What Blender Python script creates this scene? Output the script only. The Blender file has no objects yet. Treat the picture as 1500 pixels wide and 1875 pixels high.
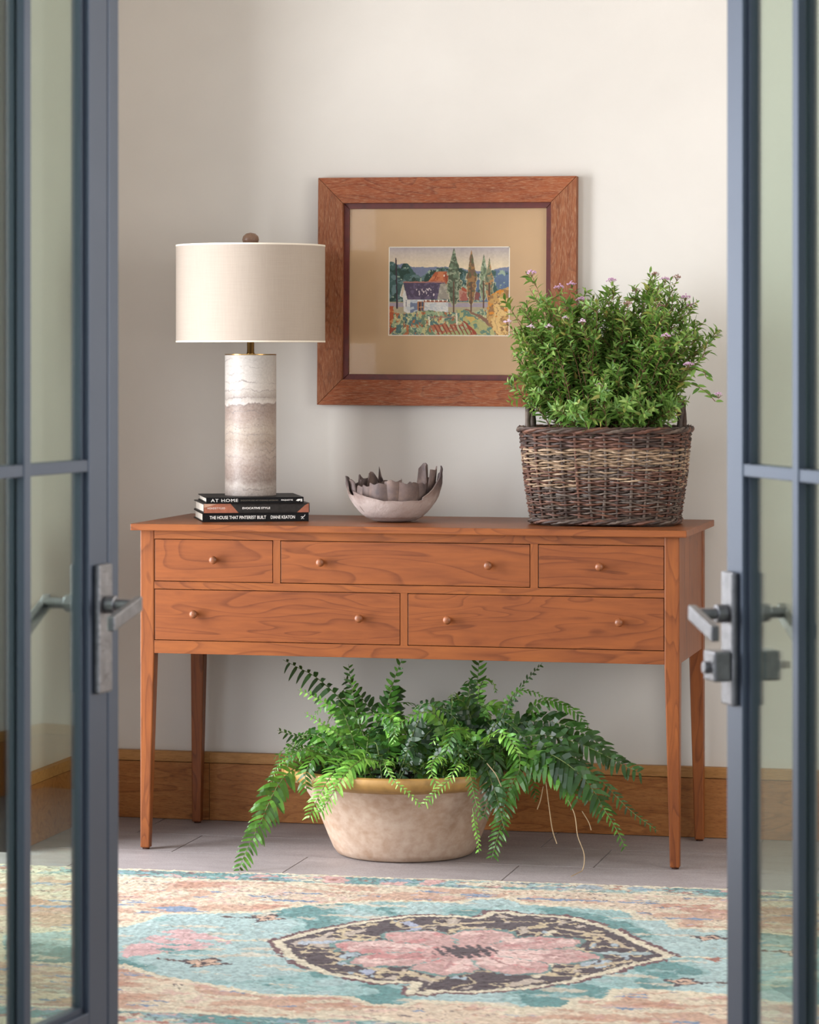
import bpy, math, random
import numpy as np
from mathutils import Vector, Matrix
PI = math.pi
sc = bpy.context.scene
C = sc.collection

# ------------------------------------------------------------------ camera
F_PX, HY, YAW = 5647.0, 647.05, math.radians(13.0444)
CAM = Vector((2.402, -7.2971, 1.2325))
cd = bpy.data.cameras.new('camera'); cam = bpy.data.objects.new('camera', cd); C.objects.link(cam)
cam.location = CAM; cam.rotation_euler = (PI/2, 0, YAW)
cd.sensor_fit = 'HORIZONTAL'; cd.sensor_width = 36; cd.lens = 36*F_PX/1500
cd.shift_y = -(937.5-HY)/1500; cd.clip_end = 100; cd.clip_start = .05
cd.dof.use_dof = True; cd.dof.focus_distance = 7.45; cd.dof.aperture_fstop = 12
sc.camera = cam

# ------------------------------------------------------------------ world, lights, exposure
w = bpy.data.worlds.new('World'); sc.world = w; w.use_nodes = True
bg = w.node_tree.nodes['Background']
bg.inputs[0].default_value = (.80, .88, 1, 1); bg.inputs[1].default_value = 1.7

def area(name, loc, rot, sx, sy, power, col):
    l = bpy.data.lights.new(name, 'AREA'); l.shape = 'RECTANGLE'; l.size = sx; l.size_y = sy
    l.energy = power; l.color = col
    o = bpy.data.objects.new(name, l); C.objects.link(o); o.location = loc; o.rotation_euler = rot
    return o
# daylight through the garden door in the left wall; the right-hand lamp is added fill to lift the left of the room
area('daylight_garden_door', (-1.15, -.80, 1.0), (0, -PI/2, 0), 1.9, 1.3, 150, (.95, .97, 1))
area('daylight_hall_window', (-.42, -2.6, 1.55), (0, -PI/2, 0), 1.5, 1.3, 60, (.88, .93, 1))
area('added_fill_right', (3.60, -1.75, 1.5), (0, PI/2, 0), 1.5, 1.5, 52, (1, .95, .88))
sc.view_settings.view_transform = 'Standard'; sc.view_settings.look = 'None'
sc.view_settings.exposure = 0.03; sc.view_settings.gamma = 1
sc.view_settings.use_curve_mapping = False
sc.cycles.max_bounces = 10; sc.cycles.transparent_max_bounces = 24
sc.cycles.diffuse_bounces = 6

# ------------------------------------------------------------------ helpers
def s2l(c):
    if isinstance(c, str):
        c = [int(c[i:i+2], 16)/255 for i in (0, 2, 4)]
    return tuple(x/12.92 if x <= .04045 else ((x+.055)/1.055)**2.4 for x in c)

_fw = Vector((-math.sin(YAW), math.cos(YAW), 0)); _rt = Vector((math.cos(YAW), math.sin(YAW), 0))
def ray(px, py): return _fw+_rt*((px-750)/F_PX)-Vector((0, 0, 1))*((py-HY)/F_PX)
def at(px, py, Y):                      # a measured point on the vertical plane y = Y
    r = ray(px, py); return CAM+r*((Y-CAM.y)/r.y)
def onf(px, py, Z=0.0):                 # a measured point on the level plane z = Z
    r = ray(px, py); return CAM+r*((Z-CAM.z)/r.z)

class MB:
    def __init__(s): s.v = []; s.f = []; s.mi = []
    def add(s, vs, fs, m=0):
        n = len(s.v); s.v += [tuple(p) for p in vs]; s.f += [tuple(i+n for i in f) for f in fs]; s.mi += [m]*len(fs)
        return s
    def box(s, x0, x1, y0, y1, z0, z1, m=0):
        return s.add([(x0,y0,z0),(x1,y0,z0),(x1,y1,z0),(x0,y1,z0),(x0,y0,z1),(x1,y0,z1),(x1,y1,z1),(x0,y1,z1)],
                     [(0,3,2,1),(4,5,6,7),(0,1,5,4),(1,2,6,5),(2,3,7,6),(3,0,4,7)], m)
    def frustum(s, r0, z0, r1, z1):     # r = (x0,x1,y0,y1)
        a, b = r0, r1
        return s.add([(a[0],a[2],z0),(a[1],a[2],z0),(a[1],a[3],z0),(a[0],a[3],z0),(b[0],b[2],z1),(b[1],b[2],z1),(b[1],b[3],z1),(b[0],b[3],z1)],
                     [(0,3,2,1),(4,5,6,7),(0,1,5,4),(1,2,6,5),(2,3,7,6),(3,0,4,7)])
    def lathe(s, prof, n=48, c=(0,0,0), m=0, closed=False):
        vs = [(c[0]+r*math.cos(2*PI*k/n), c[1]+r*math.sin(2*PI*k/n), c[2]+z) for r, z in prof for k in range(n)]
        fs = []
        L = len(prof)
        for i in range(L-1 if not closed else L):
            j = (i+1) % L
            for k in range(n):
                k2 = (k+1) % n
                fs.append((i*n+k, i*n+k2, j*n+k2, j*n+k))
        return s.add(vs, fs, m)
    def tube(s, pts, r, n=6, closed=False, m=0, cap=True):
        P = [Vector(p) for p in pts]; L = len(P)
        rr = r if isinstance(r, (list, tuple)) else [r]*L
        vs = []; prev = None
        for i, p in enumerate(P):
            a = P[(i-1) % L] if (closed or i > 0) else P[0]
            b = P[(i+1) % L] if (closed or i < L-1) else P[-1]
            t = (b-a); t = t.normalized() if t.length > 1e-9 else Vector((0,0,1))
            if prev is None:
                ref = Vector((0,0,1)) if abs(t.z) < .9 else Vector((1,0,0))
                u = t.cross(ref).normalized()
            else:
                u = prev-t*prev.dot(t); u = u.normalized() if u.length > 1e-6 else t.orthogonal().normalized()
            prev = u; w_ = t.cross(u)
            for k in range(n):
                an = 2*PI*k/n; vs.append(p+(u*math.cos(an)+w_*math.sin(an))*rr[i])
        fs = []
        for i in range(L if closed else L-1):
            j = (i+1) % L
            for k in range(n):
                k2 = (k+1) % n; fs.append((i*n+k, i*n+k2, j*n+k2, j*n+k))
        if cap and not closed:
            fs.append(tuple(range(n-1, -1, -1))); fs.append(tuple(range((L-1)*n, L*n)))
        return s.add(vs, fs, m)
    def mesh(s, name, mats):
        me = bpy.data.meshes.new(name); me.from_pydata(s.v, [], s.f)
        for m in (mats if isinstance(mats, (list, tuple)) else [mats]): me.materials.append(m)
        if any(s.mi): me.polygons.foreach_set('material_index', s.mi)
        me.update(); return me
    def build(s, name, mats, parent=None, loc=(0,0,0), rot=(0,0,0), smooth=False, bevel=0):
        me = s.mesh(name, mats); return place(name, me, parent, loc, rot, smooth, bevel)

def place(name, me, parent=None, loc=(0,0,0), rot=(0,0,0), smooth=False, bevel=0):
    o = bpy.data.objects.new(name, me); C.objects.link(o); o.location = loc; o.rotation_euler = rot
    if parent: o.parent = parent
    if smooth:
        me.polygons.foreach_set('use_smooth', [True]*len(me.polygons)); me.set_sharp_from_angle(angle=.75)
    if bevel:
        b = o.modifiers.new('bevel', 'BEVEL'); b.width = bevel; b.segments = 2; b.limit_method = 'ANGLE'; b.angle_limit = .6
    return o
def tag(o, label=None, cat=None, group=None, kind=None):
    if label: o['label'] = label
    if cat: o['category'] = cat
    if group: o['group'] = group
    if kind: o['kind'] = kind
    return o
def empty(name, loc=(0,0,0), rz=0):
    o = bpy.data.objects.new(name, None); C.objects.link(o); o.location = loc; o.rotation_euler = (0,0,rz); o.empty_display_size = .05
    return o

# ------------------------------------------------------------------ material helpers
class NT:
    def __init__(s, name):
        s.m = bpy.data.materials.new(name); s.m.use_nodes = True; s.t = s.m.node_tree; s.n = s.t.nodes
        s.b = s.n['Principled BSDF']; s.out = s.n['Material Output']
    def new(s, t, **k):
        n = s.n.new(t)
        for a, v in k.items():
            if a in n.inputs: n.inputs[a].default_value = v
            else: setattr(n, a, v)
        return n
    def link(s, a, b): s.t.links.new(a, b)
    def coords(s, scale=(1,1,1), rnd=0, kind='Object', rot=(0,0,0)):
        tc = s.new('ShaderNodeTexCoord'); mp = s.new('ShaderNodeMapping'); mp.inputs['Scale'].default_value = scale
        mp.inputs['Rotation'].default_value = rot
        s.link(tc.outputs[kind], mp.inputs['Vector'])
        if rnd:
            oi = s.new('ShaderNodeObjectInfo'); mu = s.new('ShaderNodeMath', operation='MULTIPLY'); mu.inputs[1].default_value = rnd
            s.link(oi.outputs['Random'], mu.inputs[0]); s.link(mu.outputs[0], mp.inputs['Location'])
        return mp.outputs[0]
    def noise(s, vec, scale, detail=6, rough=.55, dist=0):
        n = s.new('ShaderNodeTexNoise'); n.inputs['Scale'].default_value = scale; n.inputs['Detail'].default_value = detail
        n.inputs['Roughness'].default_value = rough; n.inputs['Distortion'].default_value = dist
        s.link(vec, n.inputs['Vector']); return n.outputs['Fac']
    def ramp(s, fac, stops, interp='LINEAR'):
        r = s.new('ShaderNodeValToRGB'); r.color_ramp.interpolation = interp; e = r.color_ramp.elements
        while len(e) < len(stops): e.new(.5)
        for i, (p, c) in enumerate(stops):
            e[i].position = p; c = s2l(c) if isinstance(c, str) else c; e[i].color = (*c[:3], 1)
        s.link(fac, r.inputs[0]); return r.outputs[0]
    def mix(s, fac, a, b, mode='MIX'):
        m = s.new('ShaderNodeMix', data_type='RGBA', blend_type=mode)
        for k, v in ((0, fac), (6, a), (7, b)):
            if hasattr(v, 'links'): s.link(v, m.inputs[k])
            elif k == 0: m.inputs[0].default_value = v
            else: m.inputs[k].default_value = (*(s2l(v) if isinstance(v, str) else v)[:3], 1)
        return m.outputs[2]
    def bump(s, h, strength=.3, dist=.002):
        b = s.new('ShaderNodeBump'); b.inputs['Strength'].default_value = strength; b.inputs['Distance'].default_value = dist
        s.link(h, b.inputs['Height']); s.link(b.outputs[0], s.b.inputs['Normal'])
    def col(s, c):
        if hasattr(c, 'links'): s.link(c, s.b.inputs['Base Color'])
        else: s.b.inputs['Base Color'].default_value = (*(s2l(c) if isinstance(c, str) else c)[:3], 1)
    def set(s, **k):
        for a, v in k.items(): s.b.inputs[a.replace('_', ' ')].default_value = v
        return s

def plain(name, c, rough=.5, metal=0, var=0, vs=30, bump=0, bscale=200, **k):
    t = NT(name); t.set(Roughness=rough, Metallic=metal)
    if var:
        f = t.noise(t.coords(rnd=20), vs); c0 = s2l(c) if isinstance(c, str) else c
        t.col(t.ramp(f, [(.3, tuple(x*(1-var) for x in c0)), (.7, tuple(min(1, x*(1+var)) for x in c0))]))
    else: t.col(c)
    if bump: t.bump(t.noise(t.coords(), bscale, 4), bump, .001)
    for a, v in k.items(): t.b.inputs[a.replace('_', ' ')].default_value = v
    return t.m

def wood(name, stops, axis='x', grain=1.0, rough=.38, rings=True, pores=0, rnd=37, coat=.15, porecol='3a1a10'):
    """procedural board: fine grain stretched along an axis, cathedral figure from distorted waves"""
    t = NT(name)
    st = {'x': (1, 9, 9), 'y': (9, 1, 9), 'z': (9, 9, 1)}[axis]
    v = t.coords(tuple(a*grain for a in st), rnd)
    n1 = t.noise(v, 9, 8, .62, .4)
    st2 = {'x': (.55, 3, 3), 'y': (3, .55, 3), 'z': (3, 3, .55)}[axis]
    v2 = t.coords(tuple(a*grain for a in st2), rnd*1.7)
    n2 = t.noise(v2, 3.2, 2, .45, .6)
    if rings:
        mu = t.new('ShaderNodeMath', operation='MULTIPLY'); mu.inputs[1].default_value = 13
        t.link(n2, mu.inputs[0]); fr = t.new('ShaderNodeMath', operation='FRACT'); t.link(mu.outputs[0], fr.inputs[0])
        rl = t.ramp(fr.outputs[0], [(0, (0,0,0)), (.72, (.25,.25,.25)), (.93, (1,1,1)), (1, (0,0,0))])
        mx = t.new('ShaderNodeMix', data_type='FLOAT'); mx.inputs[0].default_value = .30
        t.link(n1, mx.inputs[2]); t.link(rl, mx.inputs[3]); fac = mx.outputs[0]
    else: fac = n1
    c = t.ramp(fac, [(.25, stops[0]), (.5, stops[1]), (.78, stops[2])])
    broad = t.noise(t.coords((1, 1, 1), rnd*.5), 2.3, 2)
    c = t.mix(.35, c, t.ramp(broad, [(.35, stops[1]), (.65, stops[0])]))
    if pores:
        sp = {'x': (4, 60, 60), 'y': (60, 4, 60), 'z': (60, 60, 4)}[axis]
        p = t.noise(t.coords(sp, rnd), 13, 4, .65)
        pm = t.ramp(p, [(.50, (0,0,0)), (.68, (pores, pores, pores))])
        c = t.mix(pm, c, porecol)
    t.col(c); t.set(Roughness=rough, Specular_IOR_Level=.28)
    t.bump(n1, .06, .001)
    return t.m

CH = ('8c5026', '723e20', '4a2411')
M = {}
M['cherry_x'] = wood('cherry_wood_along', CH, 'x')
M['cherry_z'] = wood('cherry_wood_upright', CH, 'z')
M['cherry_y'] = wood('cherry_wood_end', ('7c4826', '66381f', '4c2614'), 'y')
M['drawer'] = wood('cherry_drawer_front', ('884c25', '703c1f', '482210'), 'x', rnd=91)
M['knob'] = plain('turned_wood_knob', '7d4828', .4, var=.35, vs=60)
M['gap'] = plain('drawer_recess_shadow_wood', '3a1c10', .9)
M['base_wood'] = wood('baseboard_fir', ('a97240', '925a2c', '5e3216'), 'x', .9, .5, True, .6)
M['cap_wood'] = wood('baseboard_cap_fir', ('bb8c58', 'a67642', '7c5228'), 'x', 1.2, .5, False, .4)
M['oak_x'] = wood('frame_oak_along', ('94512c', '77391d', '4a2010'), 'x', 1.6, .6, True, .6, coat=0, porecol='ad8a6c')
M['oak_z'] = wood('frame_oak_upright', ('8c5534', '70391f', '4a2010'), 'z', 1.6, .6, True, .6, coat=0, porecol='ad8a6c')
M['lip'] = plain('frame_red_lip', '561b12', .5, var=.25, vs=40)
M['mat'] = plain('linen_mat', 'bb9b77', .9, var=.04, vs=9, bump=.15, bscale=900)
M['white_bevel'] = plain('mat_bevel_white', 'e8e0d0', .8)
M['steel'] = plain('blue_grey_painted_steel', '4e5561', .45, .75, var=.05, vs=4)
M['steel'].node_tree.nodes['Principled BSDF'].inputs['Specular IOR Level'].default_value = .6
M['iron'] = plain('hammered_pewter_iron', '7d7b7c', .38, .85, var=.2, vs=60, bump=.7, bscale=160)
M['brass'] = plain('aged_brass', '9a7a4a', .3, 1, var=.1)
M['paper'] = plain('book_paper', 'd8cfc2', .9, var=.08, vs=40)
M['black_cover'] = plain('black_book_cover', '09090b', .5, Specular_IOR_Level=.2)
M['white_ink'] = plain('white_ink', 'efece6', .6)
M['grey_ink'] = plain('grey_ink', '6d6558', .6)
M['soil'] = plain('dark_potting_soil', '1d1611', .95, var=.4, vs=60, bump=.8, bscale=90)

def wall_mat(name, c1, c2):
    t = NT(name); v = t.coords()
    f = t.noise(v, 1.6, 5, .6, .3); t.col(t.ramp(f, [(.3, c1), (.7, c2)])); t.set(Roughness=.82)
    t.bump(t.noise(v, 7, 6, .6), .10, .01); return t.m
M['plaster'] = wall_mat('warm_plaster', 'c8c3bc', 'd0cbc4')
M['ceiling'] = plain('ceiling_paint', 'd8d2ca', .9)
t = NT('slate_floor_tile'); v = t.coords((1, 3, 1), 31)
f1 = t.noise(v, 7, 7, .65, .6); f2 = t.noise(t.coords(rnd=9), 260, 3, .7)
c = t.ramp(f1, [(.3, '7f7674'), (.55, '918887'), (.75, 'a29a99')]); c = t.mix(.35, c, t.ramp(f2, [(.35, '6c6565'), (.65, 'b3acae')]), 'MIX')
t.col(c); t.set(Roughness=.5); t.bump(f2, .25, .001); M['tile'] = t.m
M['grout'] = plain('pale_grout', '8f8680', .9)
M['ground'] = plain('terrace_stone', '9a9690', .9, var=.1, vs=4)

def thin_fresnel(t, ior):
    g = t.new('ShaderNodeNewGeometry'); mr = t.new('ShaderNodeMapRange'); mr.inputs[3].default_value = ior; mr.inputs[4].default_value = 1/ior
    fr = t.new('ShaderNodeFresnel'); t.link(g.outputs['Backfacing'], mr.inputs[0]); t.link(mr.outputs[0], fr.inputs[0]); return fr
# glass: thin tinted panes that let light through and mirror at grazing angles
t = NT('door_glass'); n = t.n
tr = t.new('ShaderNodeBsdfTransparent'); tr.inputs[0].default_value = (.80, .87, .82, 1)
gl = t.new('ShaderNodeBsdfGlossy'); gl.inputs['Roughness'].default_value = .02; gl.inputs[0].default_value = (.95, 1, .97, 1)
fr = thin_fresnel(t, 1.5)
ms = t.new('ShaderNodeMixShader'); t.link(fr.outputs[0], ms.inputs[0]); t.link(tr.outputs[0], ms.inputs[1]); t.link(gl.outputs[0], ms.inputs[2])
t.link(ms.outputs[0], t.out.inputs[0]); M['glass'] = t.m
t = NT('picture_glass')
tr = t.new('ShaderNodeBsdfTransparent'); tr.inputs[0].default_value = (.97, .97, .97, 1)
gl = t.new('ShaderNodeBsdfGlossy'); gl.inputs['Roughness'].default_value = .015
fr = thin_fresnel(t, 1.11)
ms = t.new('ShaderNodeMixShader'); t.link(fr.outputs[0], ms.inputs[0]); t.link(tr.outputs[0], ms.inputs[1]); t.link(gl.outputs[0], ms.inputs[2])
t.link(ms.outputs[0], t.out.inputs[0]); M['pic_glass'] = t.m

# ------------------------------------------------------------------ numpy value noise, for the woven and painted patterns
def vnoise(x, y, seed=0):
    xi = np.floor(x).astype(np.int64); yi = np.floor(y).astype(np.int64); fx = x-xi; fy = y-yi
    fx = fx*fx*(3-2*fx); fy = fy*fy*(3-2*fy)
    def h(a, b):
        n = (a*374761393+b*668265263+seed*1442695041) & 0xffffffff
        n = ((n ^ (n >> 13))*1274126177) & 0xffffffff
        return ((n ^ (n >> 16)) & 0xffff)/65535.
    return (h(xi, yi)*(1-fx)+h(xi+1, yi)*fx)*(1-fy)+(h(xi, yi+1)*(1-fx)+h(xi+1, yi+1)*fx)*fy
def fbm(x, y, seed=0, o=4):
    s = 0; a = .5; t_ = 0
    for i in range(o): s = s+a*vnoise(x*2**i, y*2**i, seed+i*17); t_ += a; a *= .5
    return s/t_
def inpoly(x, y, P):
    r = np.zeros(x.shape, bool); n = len(P)
    for i in range(n):
        x0, y0 = P[i]; x1, y1 = P[(i+1) % n]
        if y0 == y1: continue
        c = ((y0 > y) != (y1 > y)) & (x < (x1-x0)*(y-y0)/(y1-y0)+x0); r ^= c
    return r
def dseg(x, y, P, closed=True):
    d = np.full(x.shape, 9e9); n = len(P)
    for i in range(n if closed else n-1):
        x0, y0 = P[i]; x1, y1 = P[(i+1) % n]; dx, dy = x1-x0, y1-y0
        t_ = np.clip(((x-x0)*dx+(y-y0)*dy)/(dx*dx+dy*dy+1e-12), 0, 1)
        d = np.minimum(d, np.hypot(x-x0-t_*dx, y-y0-t_*dy))
    return d
def mixc(img, mask, c):
    c = np.array(s2l(c)) if isinstance(c, str) else c
    m = np.clip(mask.astype(float), 0, 1)[..., None]; img[:] = img*(1-m)+c*m
def grid_mesh(name, X, Y, Z, img, mat):
    ny, nx = X.shape; me = bpy.data.meshes.new(name)
    me.vertices.add(nx*ny); me.vertices.foreach_set('co', np.stack([X, Y, Z], -1).astype(np.float32).ravel())
    i = np.arange(nx*ny).reshape(ny, nx); q = np.stack([i[:-1,:-1], i[:-1,1:], i[1:,1:], i[1:,:-1]], -1).reshape(-1, 4)
    me.loops.add(q.size); me.loops.foreach_set('vertex_index', q.ravel().astype(np.int32))
    me.polygons.add(len(q)); me.polygons.foreach_set('loop_start', (np.arange(len(q))*4).astype(np.int32))
    me.update(calc_edges=True)
    ca = me.color_attributes.new('pattern', 'FLOAT_COLOR', 'POINT')
    ca.data.foreach_set('color', np.concatenate([np.clip(img, 0, 1), np.ones((*img.shape[:2], 1))], -1).astype(np.float32).ravel())
    me.materials.append(mat); me.polygons.foreach_set('use_smooth', [True]*len(q)); return me

# ================================================================== THE SETTING
WY = .533; LX = -.28; RX = 3.45; FY = -3.6; CZ = 2.72
o = MB().box(LX-.12, RX+.12, WY, WY+.12, -.02, CZ).build('wall_back', M['plaster']); tag(o, kind='structure')
m = MB().box(LX-.12, LX, -.10, WY, -.02, CZ).box(LX-.12, LX, -1.14, -.10, 2.15, CZ).box(LX-.12, LX, -1.9, -1.14, -.02, CZ).box(LX-.12, LX, -3.3, -1.9, 2.35, CZ).box(LX-.12, LX, -3.3, -1.9, -.02, .8).box(LX-.12, LX, FY, -3.3, -.02, CZ)
tag(m.build('wall_left', M['plaster']), kind='structure')
m = MB().box(RX, RX+.12, -1.0, WY, -.02, CZ).box(RX, RX+.12, -2.5, -1.0, 2.25, CZ).box(RX, RX+.12, -2.5, -1.0, -.02, .75).box(RX, RX+.12, FY, -2.5, -.02, CZ)
tag(m.build('wall_right', M['plaster']), kind='structure')
OX0, OX1 = .87, 2.18
m = MB().box(LX-.12, OX0, FY-.14, FY, -.02, CZ).box(OX1, RX+.12, FY-.14, FY, -.02, CZ).box(OX0, OX1, FY-.14, FY, 2.32, CZ)
tag(m.build('wall_front', M['plaster']), kind='structure')
tag(MB().box(LX-.12, RX+.12, FY-.14, WY+.12, CZ, CZ+.1).build('ceiling', M['ceiling']), kind='structure')
# floor: grout bed with every slate tile laid on it in running bond
fl = MB().box(LX-.12, RX+.12, FY-.14, WY+.12, -.06, -.003).build('floor', M['grout']); tag(fl, kind='structure')
TL, TW, G = .528, .27, .0035
tme = MB().box(G/2, TL-G/2, G/2, TW-G/2, -.012, 0).mesh('tile', M['tile'])
for r in range(-13, 2):
    y0 = r*TW+.003
    off = .107 if r % 2 == 0 else .456
    k = math.floor((LX-off)/TL)
    x = off+k*TL
    while x < RX:
        a, b = max(x, LX-.11), min(x+TL, RX+.1)
        if b-a > .02:
            ya, yb = y0, min(y0+TW, WY+.1)
            if yb > FY-.1:
                if abs(b-a-TL) < 1e-6 and abs(yb-ya-TW) < 1e-6: place('tile', tme, fl, (x, y0, 0))
                else: MB().box(G/2, b-a-G/2, G/2, yb-ya-G/2, -.012, 0).build('tile', M['tile'], fl, (a, ya, 0))
        x += TL
tag(MB().box(-8, 9, -12, FY-.14, -.06, -.004).build('ground', M['ground']), kind='structure')
tag(MB().box(-8, LX-.12, FY-.14, 4, -.06, -.004).build('ground', M['ground']), kind='structure')
# baseboards: a lower board with a paler cap strip
def baseboard(name, x0, x1, y0, y1, along):
    e = empty(name); tag(e, kind='structure')
    L = (x1-x0) if along == 'x' else (y1-y0); a = 0
    cuts = [0, .33, 1.9, L] if name == 'baseboard_back' else [0, L]
    for c0, c1 in zip(cuts[:-1], cuts[1:]):
        mb = MB(); mc = MB()
        if along == 'x':
            mb.box(c0+.0006, c1-.0006, 0, y1-y0, 0, .150); mc.box(c0, c1, -.002, y1-y0, .1515, .179)
        else:
            mb.box(0, x1-x0, c0, c1, 0, .150); mc.box(0, x1-x0+.002, c0, c1, .1515, .179)
        mb.build('board', M['base_wood'], e, (x0, y0, .001), bevel=.001); mc.build('cap_board', M['cap_wood'], e, (x0, y0, .001), bevel=.0015)
baseboard('baseboard_back', LX, RX, .513, WY, 'x')
baseboard('baseboard_left', LX, LX+.02, -.08, .511, 'y')
baseboard('baseboard_right', RX-.02, RX, FY, .511, 'y')
# garden door opening in the left wall: a wooden casing; unseen right-wall window, added to go with the fill lamp
e = empty('door_3'); tag(e, kind='structure')
MB().box(LX-.13, LX+.012, -.10, -.08, 0, 2.17).build('jamb', M['base_wood'], e)
MB().box(LX-.13, LX+.012, -1.16, -1.14, 0, 2.17).build('jamb', M['base_wood'], e)
MB().box(LX-.13, LX+.012, -1.14, -.10, 2.15, 2.17).build('head', M['base_wood'], e)
e = empty('added_window_1'); tag(e, kind='structure')
for nm, b in (('sill', (-2.52, -.98, .73, .75)), ('head', (-2.52, -.98, 2.25, 2.27)), ('jamb', (-2.52, -2.5, .75, 2.25)), ('jamb', (-1., -.98, .75, 2.25)), ('mullion', (-1.77, -1.73, .75, 2.25))):
    MB().box(RX-.012, RX+.05, *b).build(nm, M['base_wood'], e)
e = empty('window_2'); tag(e, kind='structure')
for nm, b in (('sill', (-3.32, -1.88, .78, .80)), ('head', (-3.32, -1.88, 2.35, 2.37)), ('jamb', (-3.32, -3.3, .80, 2.35)), ('jamb', (-1.9, -1.88, .80, 2.35))):
    MB().box(LX-.13, LX+.012, *b).build(nm, M['base_wood'], e)
e = empty('trim_1'); tag(e, kind='structure')
MB().box(OX0-.01, OX0+.02, FY-.15, FY+.004, 0, 2.32).build('door_jamb', M['steel'], e)
MB().box(OX1-.02, OX1+.01, FY-.15, FY+.004, 0, 2.32).build('door_jamb', M['steel'], e)
MB().box(OX0-.01, OX1+.01, FY-.15, FY+.004, 2.30, 2.33).build('door_head', M['steel'], e)

# ================================================================== STEEL FRENCH DOORS
def french_door(name, latch, ang, side, astragal):
    """leaf built from the hinge along +x; face seen from the terrace is y = 0 on the side sign"""
    L = .585
    hx = latch[0]+side*0; d = Vector((math.sin(ang), math.cos(ang), 0))
    hinge = Vector((latch[0], latch[1], 0))-d*L
    e = empty(name, hinge, PI/2-ang); tag(e, kind='structure')
    s = side                                   # terrace face lies towards -s*y, the leaf body extends to +s*y
    def bx(mb, x0, x1, d0, d1, z0, z1):
        a, b = sorted((s*d0, s*d1)); return mb.box(x0, x1, a, b, z0, z1)
    T = .028; D = .012
    H = 2.28; z0 = .012
    lat = L-(.048 if astragal else 0)
    bx(MB(), lat-.060, lat, 0, T, z0, H).build('stile', M['steel'], e, bevel=.0015)
    bx(MB(), 0, .06, 0, T, z0, H).build('stile', M['steel'], e, bevel=.0015)
    bx(MB(), .06, lat-.060, 0, T, z0, .292).build('bottom_rail', M['steel'], e, bevel=.0015)
    bx(MB(), .06, lat-.060, 0, T, H-.06, H).build('top_rail', M['steel'], e, bevel=.0015)
    # glazing beads
    for (a, b) in ((lat-.068, lat-.060), (.06, .068)):
        bx(MB(), a, b, D-.004, D+.012, .292, H-.06).build('glazing_bead', M['steel'], e)
    bx(MB(), .06, lat-.06, D-.004, D+.012, .292, .300).build('glazing_bead', M['steel'], e)
    if astragal:
        bx(MB(), lat, lat+.012, .013, T, z0, H).build('rebate', M['steel'], e)
        bx(MB(), lat+.012, lat+.048, .004, T+.008, z0, H).build('astragal', M['steel'], e, bevel=.003)
    p0, p1 = .06, lat-.06; n = 2 if not astragal else 2
    pw = .18; xs = [p1-pw-.011]
    for x in xs:
        bx(MB(), x-.010, x+.010, 0, D, .292, H-.06).build('muntin', M['steel'], e, bevel=.001)
        bx(MB(), x-.010, x+.010, D+.004, T, .292, H-.06).build('muntin', M['steel'], e, bevel=.001)
    for z in (1.072, 1.848):
        bx(MB(), p0, p1, .0015, D-.0005, z-.0085, z+.0085).build('muntin', M['steel'], e, bevel=.001)
        bx(MB(), p0, p1, D+.0045, T-.0015, z-.0085, z+.0085).build('muntin', M['steel'], e, bevel=.001)
    zz = [.292, 1.072, 1.848, H-.06]; xx = [p0, xs[0], p1]
    for i in range(2):
        for j in range(3):
            bx(MB(), xx[i]+.001, xx[i+1]-.001, D, D+.004, zz[j]+.001, zz[j+1]-.001).build('glass_pane', M['glass'], e)
    # hardware on both faces
    px = lat-.024
    for face in (0, 1):
        sg = -1 if face == 0 else 1
        f0 = 0 if face == 0 else T
        a, b = sorted((s*f0, s*(f0+sg*.010)))
        pl = MB().box(px-.022, px+.022, a, b, .745, .930).build('lock_plate', M['iron'], e, bevel=.003)
        pl['label'] = 'hammered pewter lock plate'
        zl = .872; q = lambda t_: s*(f0+sg*t_)
        droop = .020 if face == 0 else .056; ST_ = .058 if face == 0 else (.064 if astragal else .050)
        h = MB().tube([(px, q(.010), zl), (px, q(.026), zl)], .013, 14)
        h.tube([(px, q(.018), zl), (px, q(ST_), zl)], .0085, 10)
        hx0 = px-.088
        c0 = Vector((px+.012, q(ST_-.002), zl+.002)); c1 = Vector((hx0, q(ST_+.001), zl-droop))
        dz = .0105; dy = .006
        vs = []
        for c_ in (c0, c1):
            for (uy, uz) in ((-dy, -dz), (dy, -dz), (dy, dz), (-dy, dz)): vs.append((c_.x, c_.y+uy, c_.z+uz))
        h.add(vs, [(0,1,2,3), (7,6,5,4), (0,4,5,1), (1,5,6,2), (2,6,7,3), (3,7,4,0)])
        ho = h.build('lever_handle', M['iron'], pl, bevel=.002); ho['label'] = 'square bar lever handle'
        if not astragal:
            a, b = sorted((q(.010), q(.036)))
            db = MB().box(px-.021, px+.021, a, b, .779, .821)
            db.build('deadbolt_housing', M['iron'], pl, bevel=.003)
            if face == 0:
                MB().tube([(px, q(.036), .798), (px, q(.044), .798)], .0085, 16).build('keyhole_cap', M['iron'], pl, bevel=.001)
            else:
                MB().box(px-.016, px+.016, *sorted((q(.036), q(.052))), .795, .805).build('thumb_turn', M['iron'], pl, bevel=.002)
    return e
# left leaf swings in past square, right leaf stands open less far
a_l = math.radians(20-13.0444); a_r = math.radians(-15-13.0444)
french_door('door_1', (.977, -3.008), a_l, 1, True)
french_door('door_2', (1.8625, -3.008), a_r, -1, False)

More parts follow.
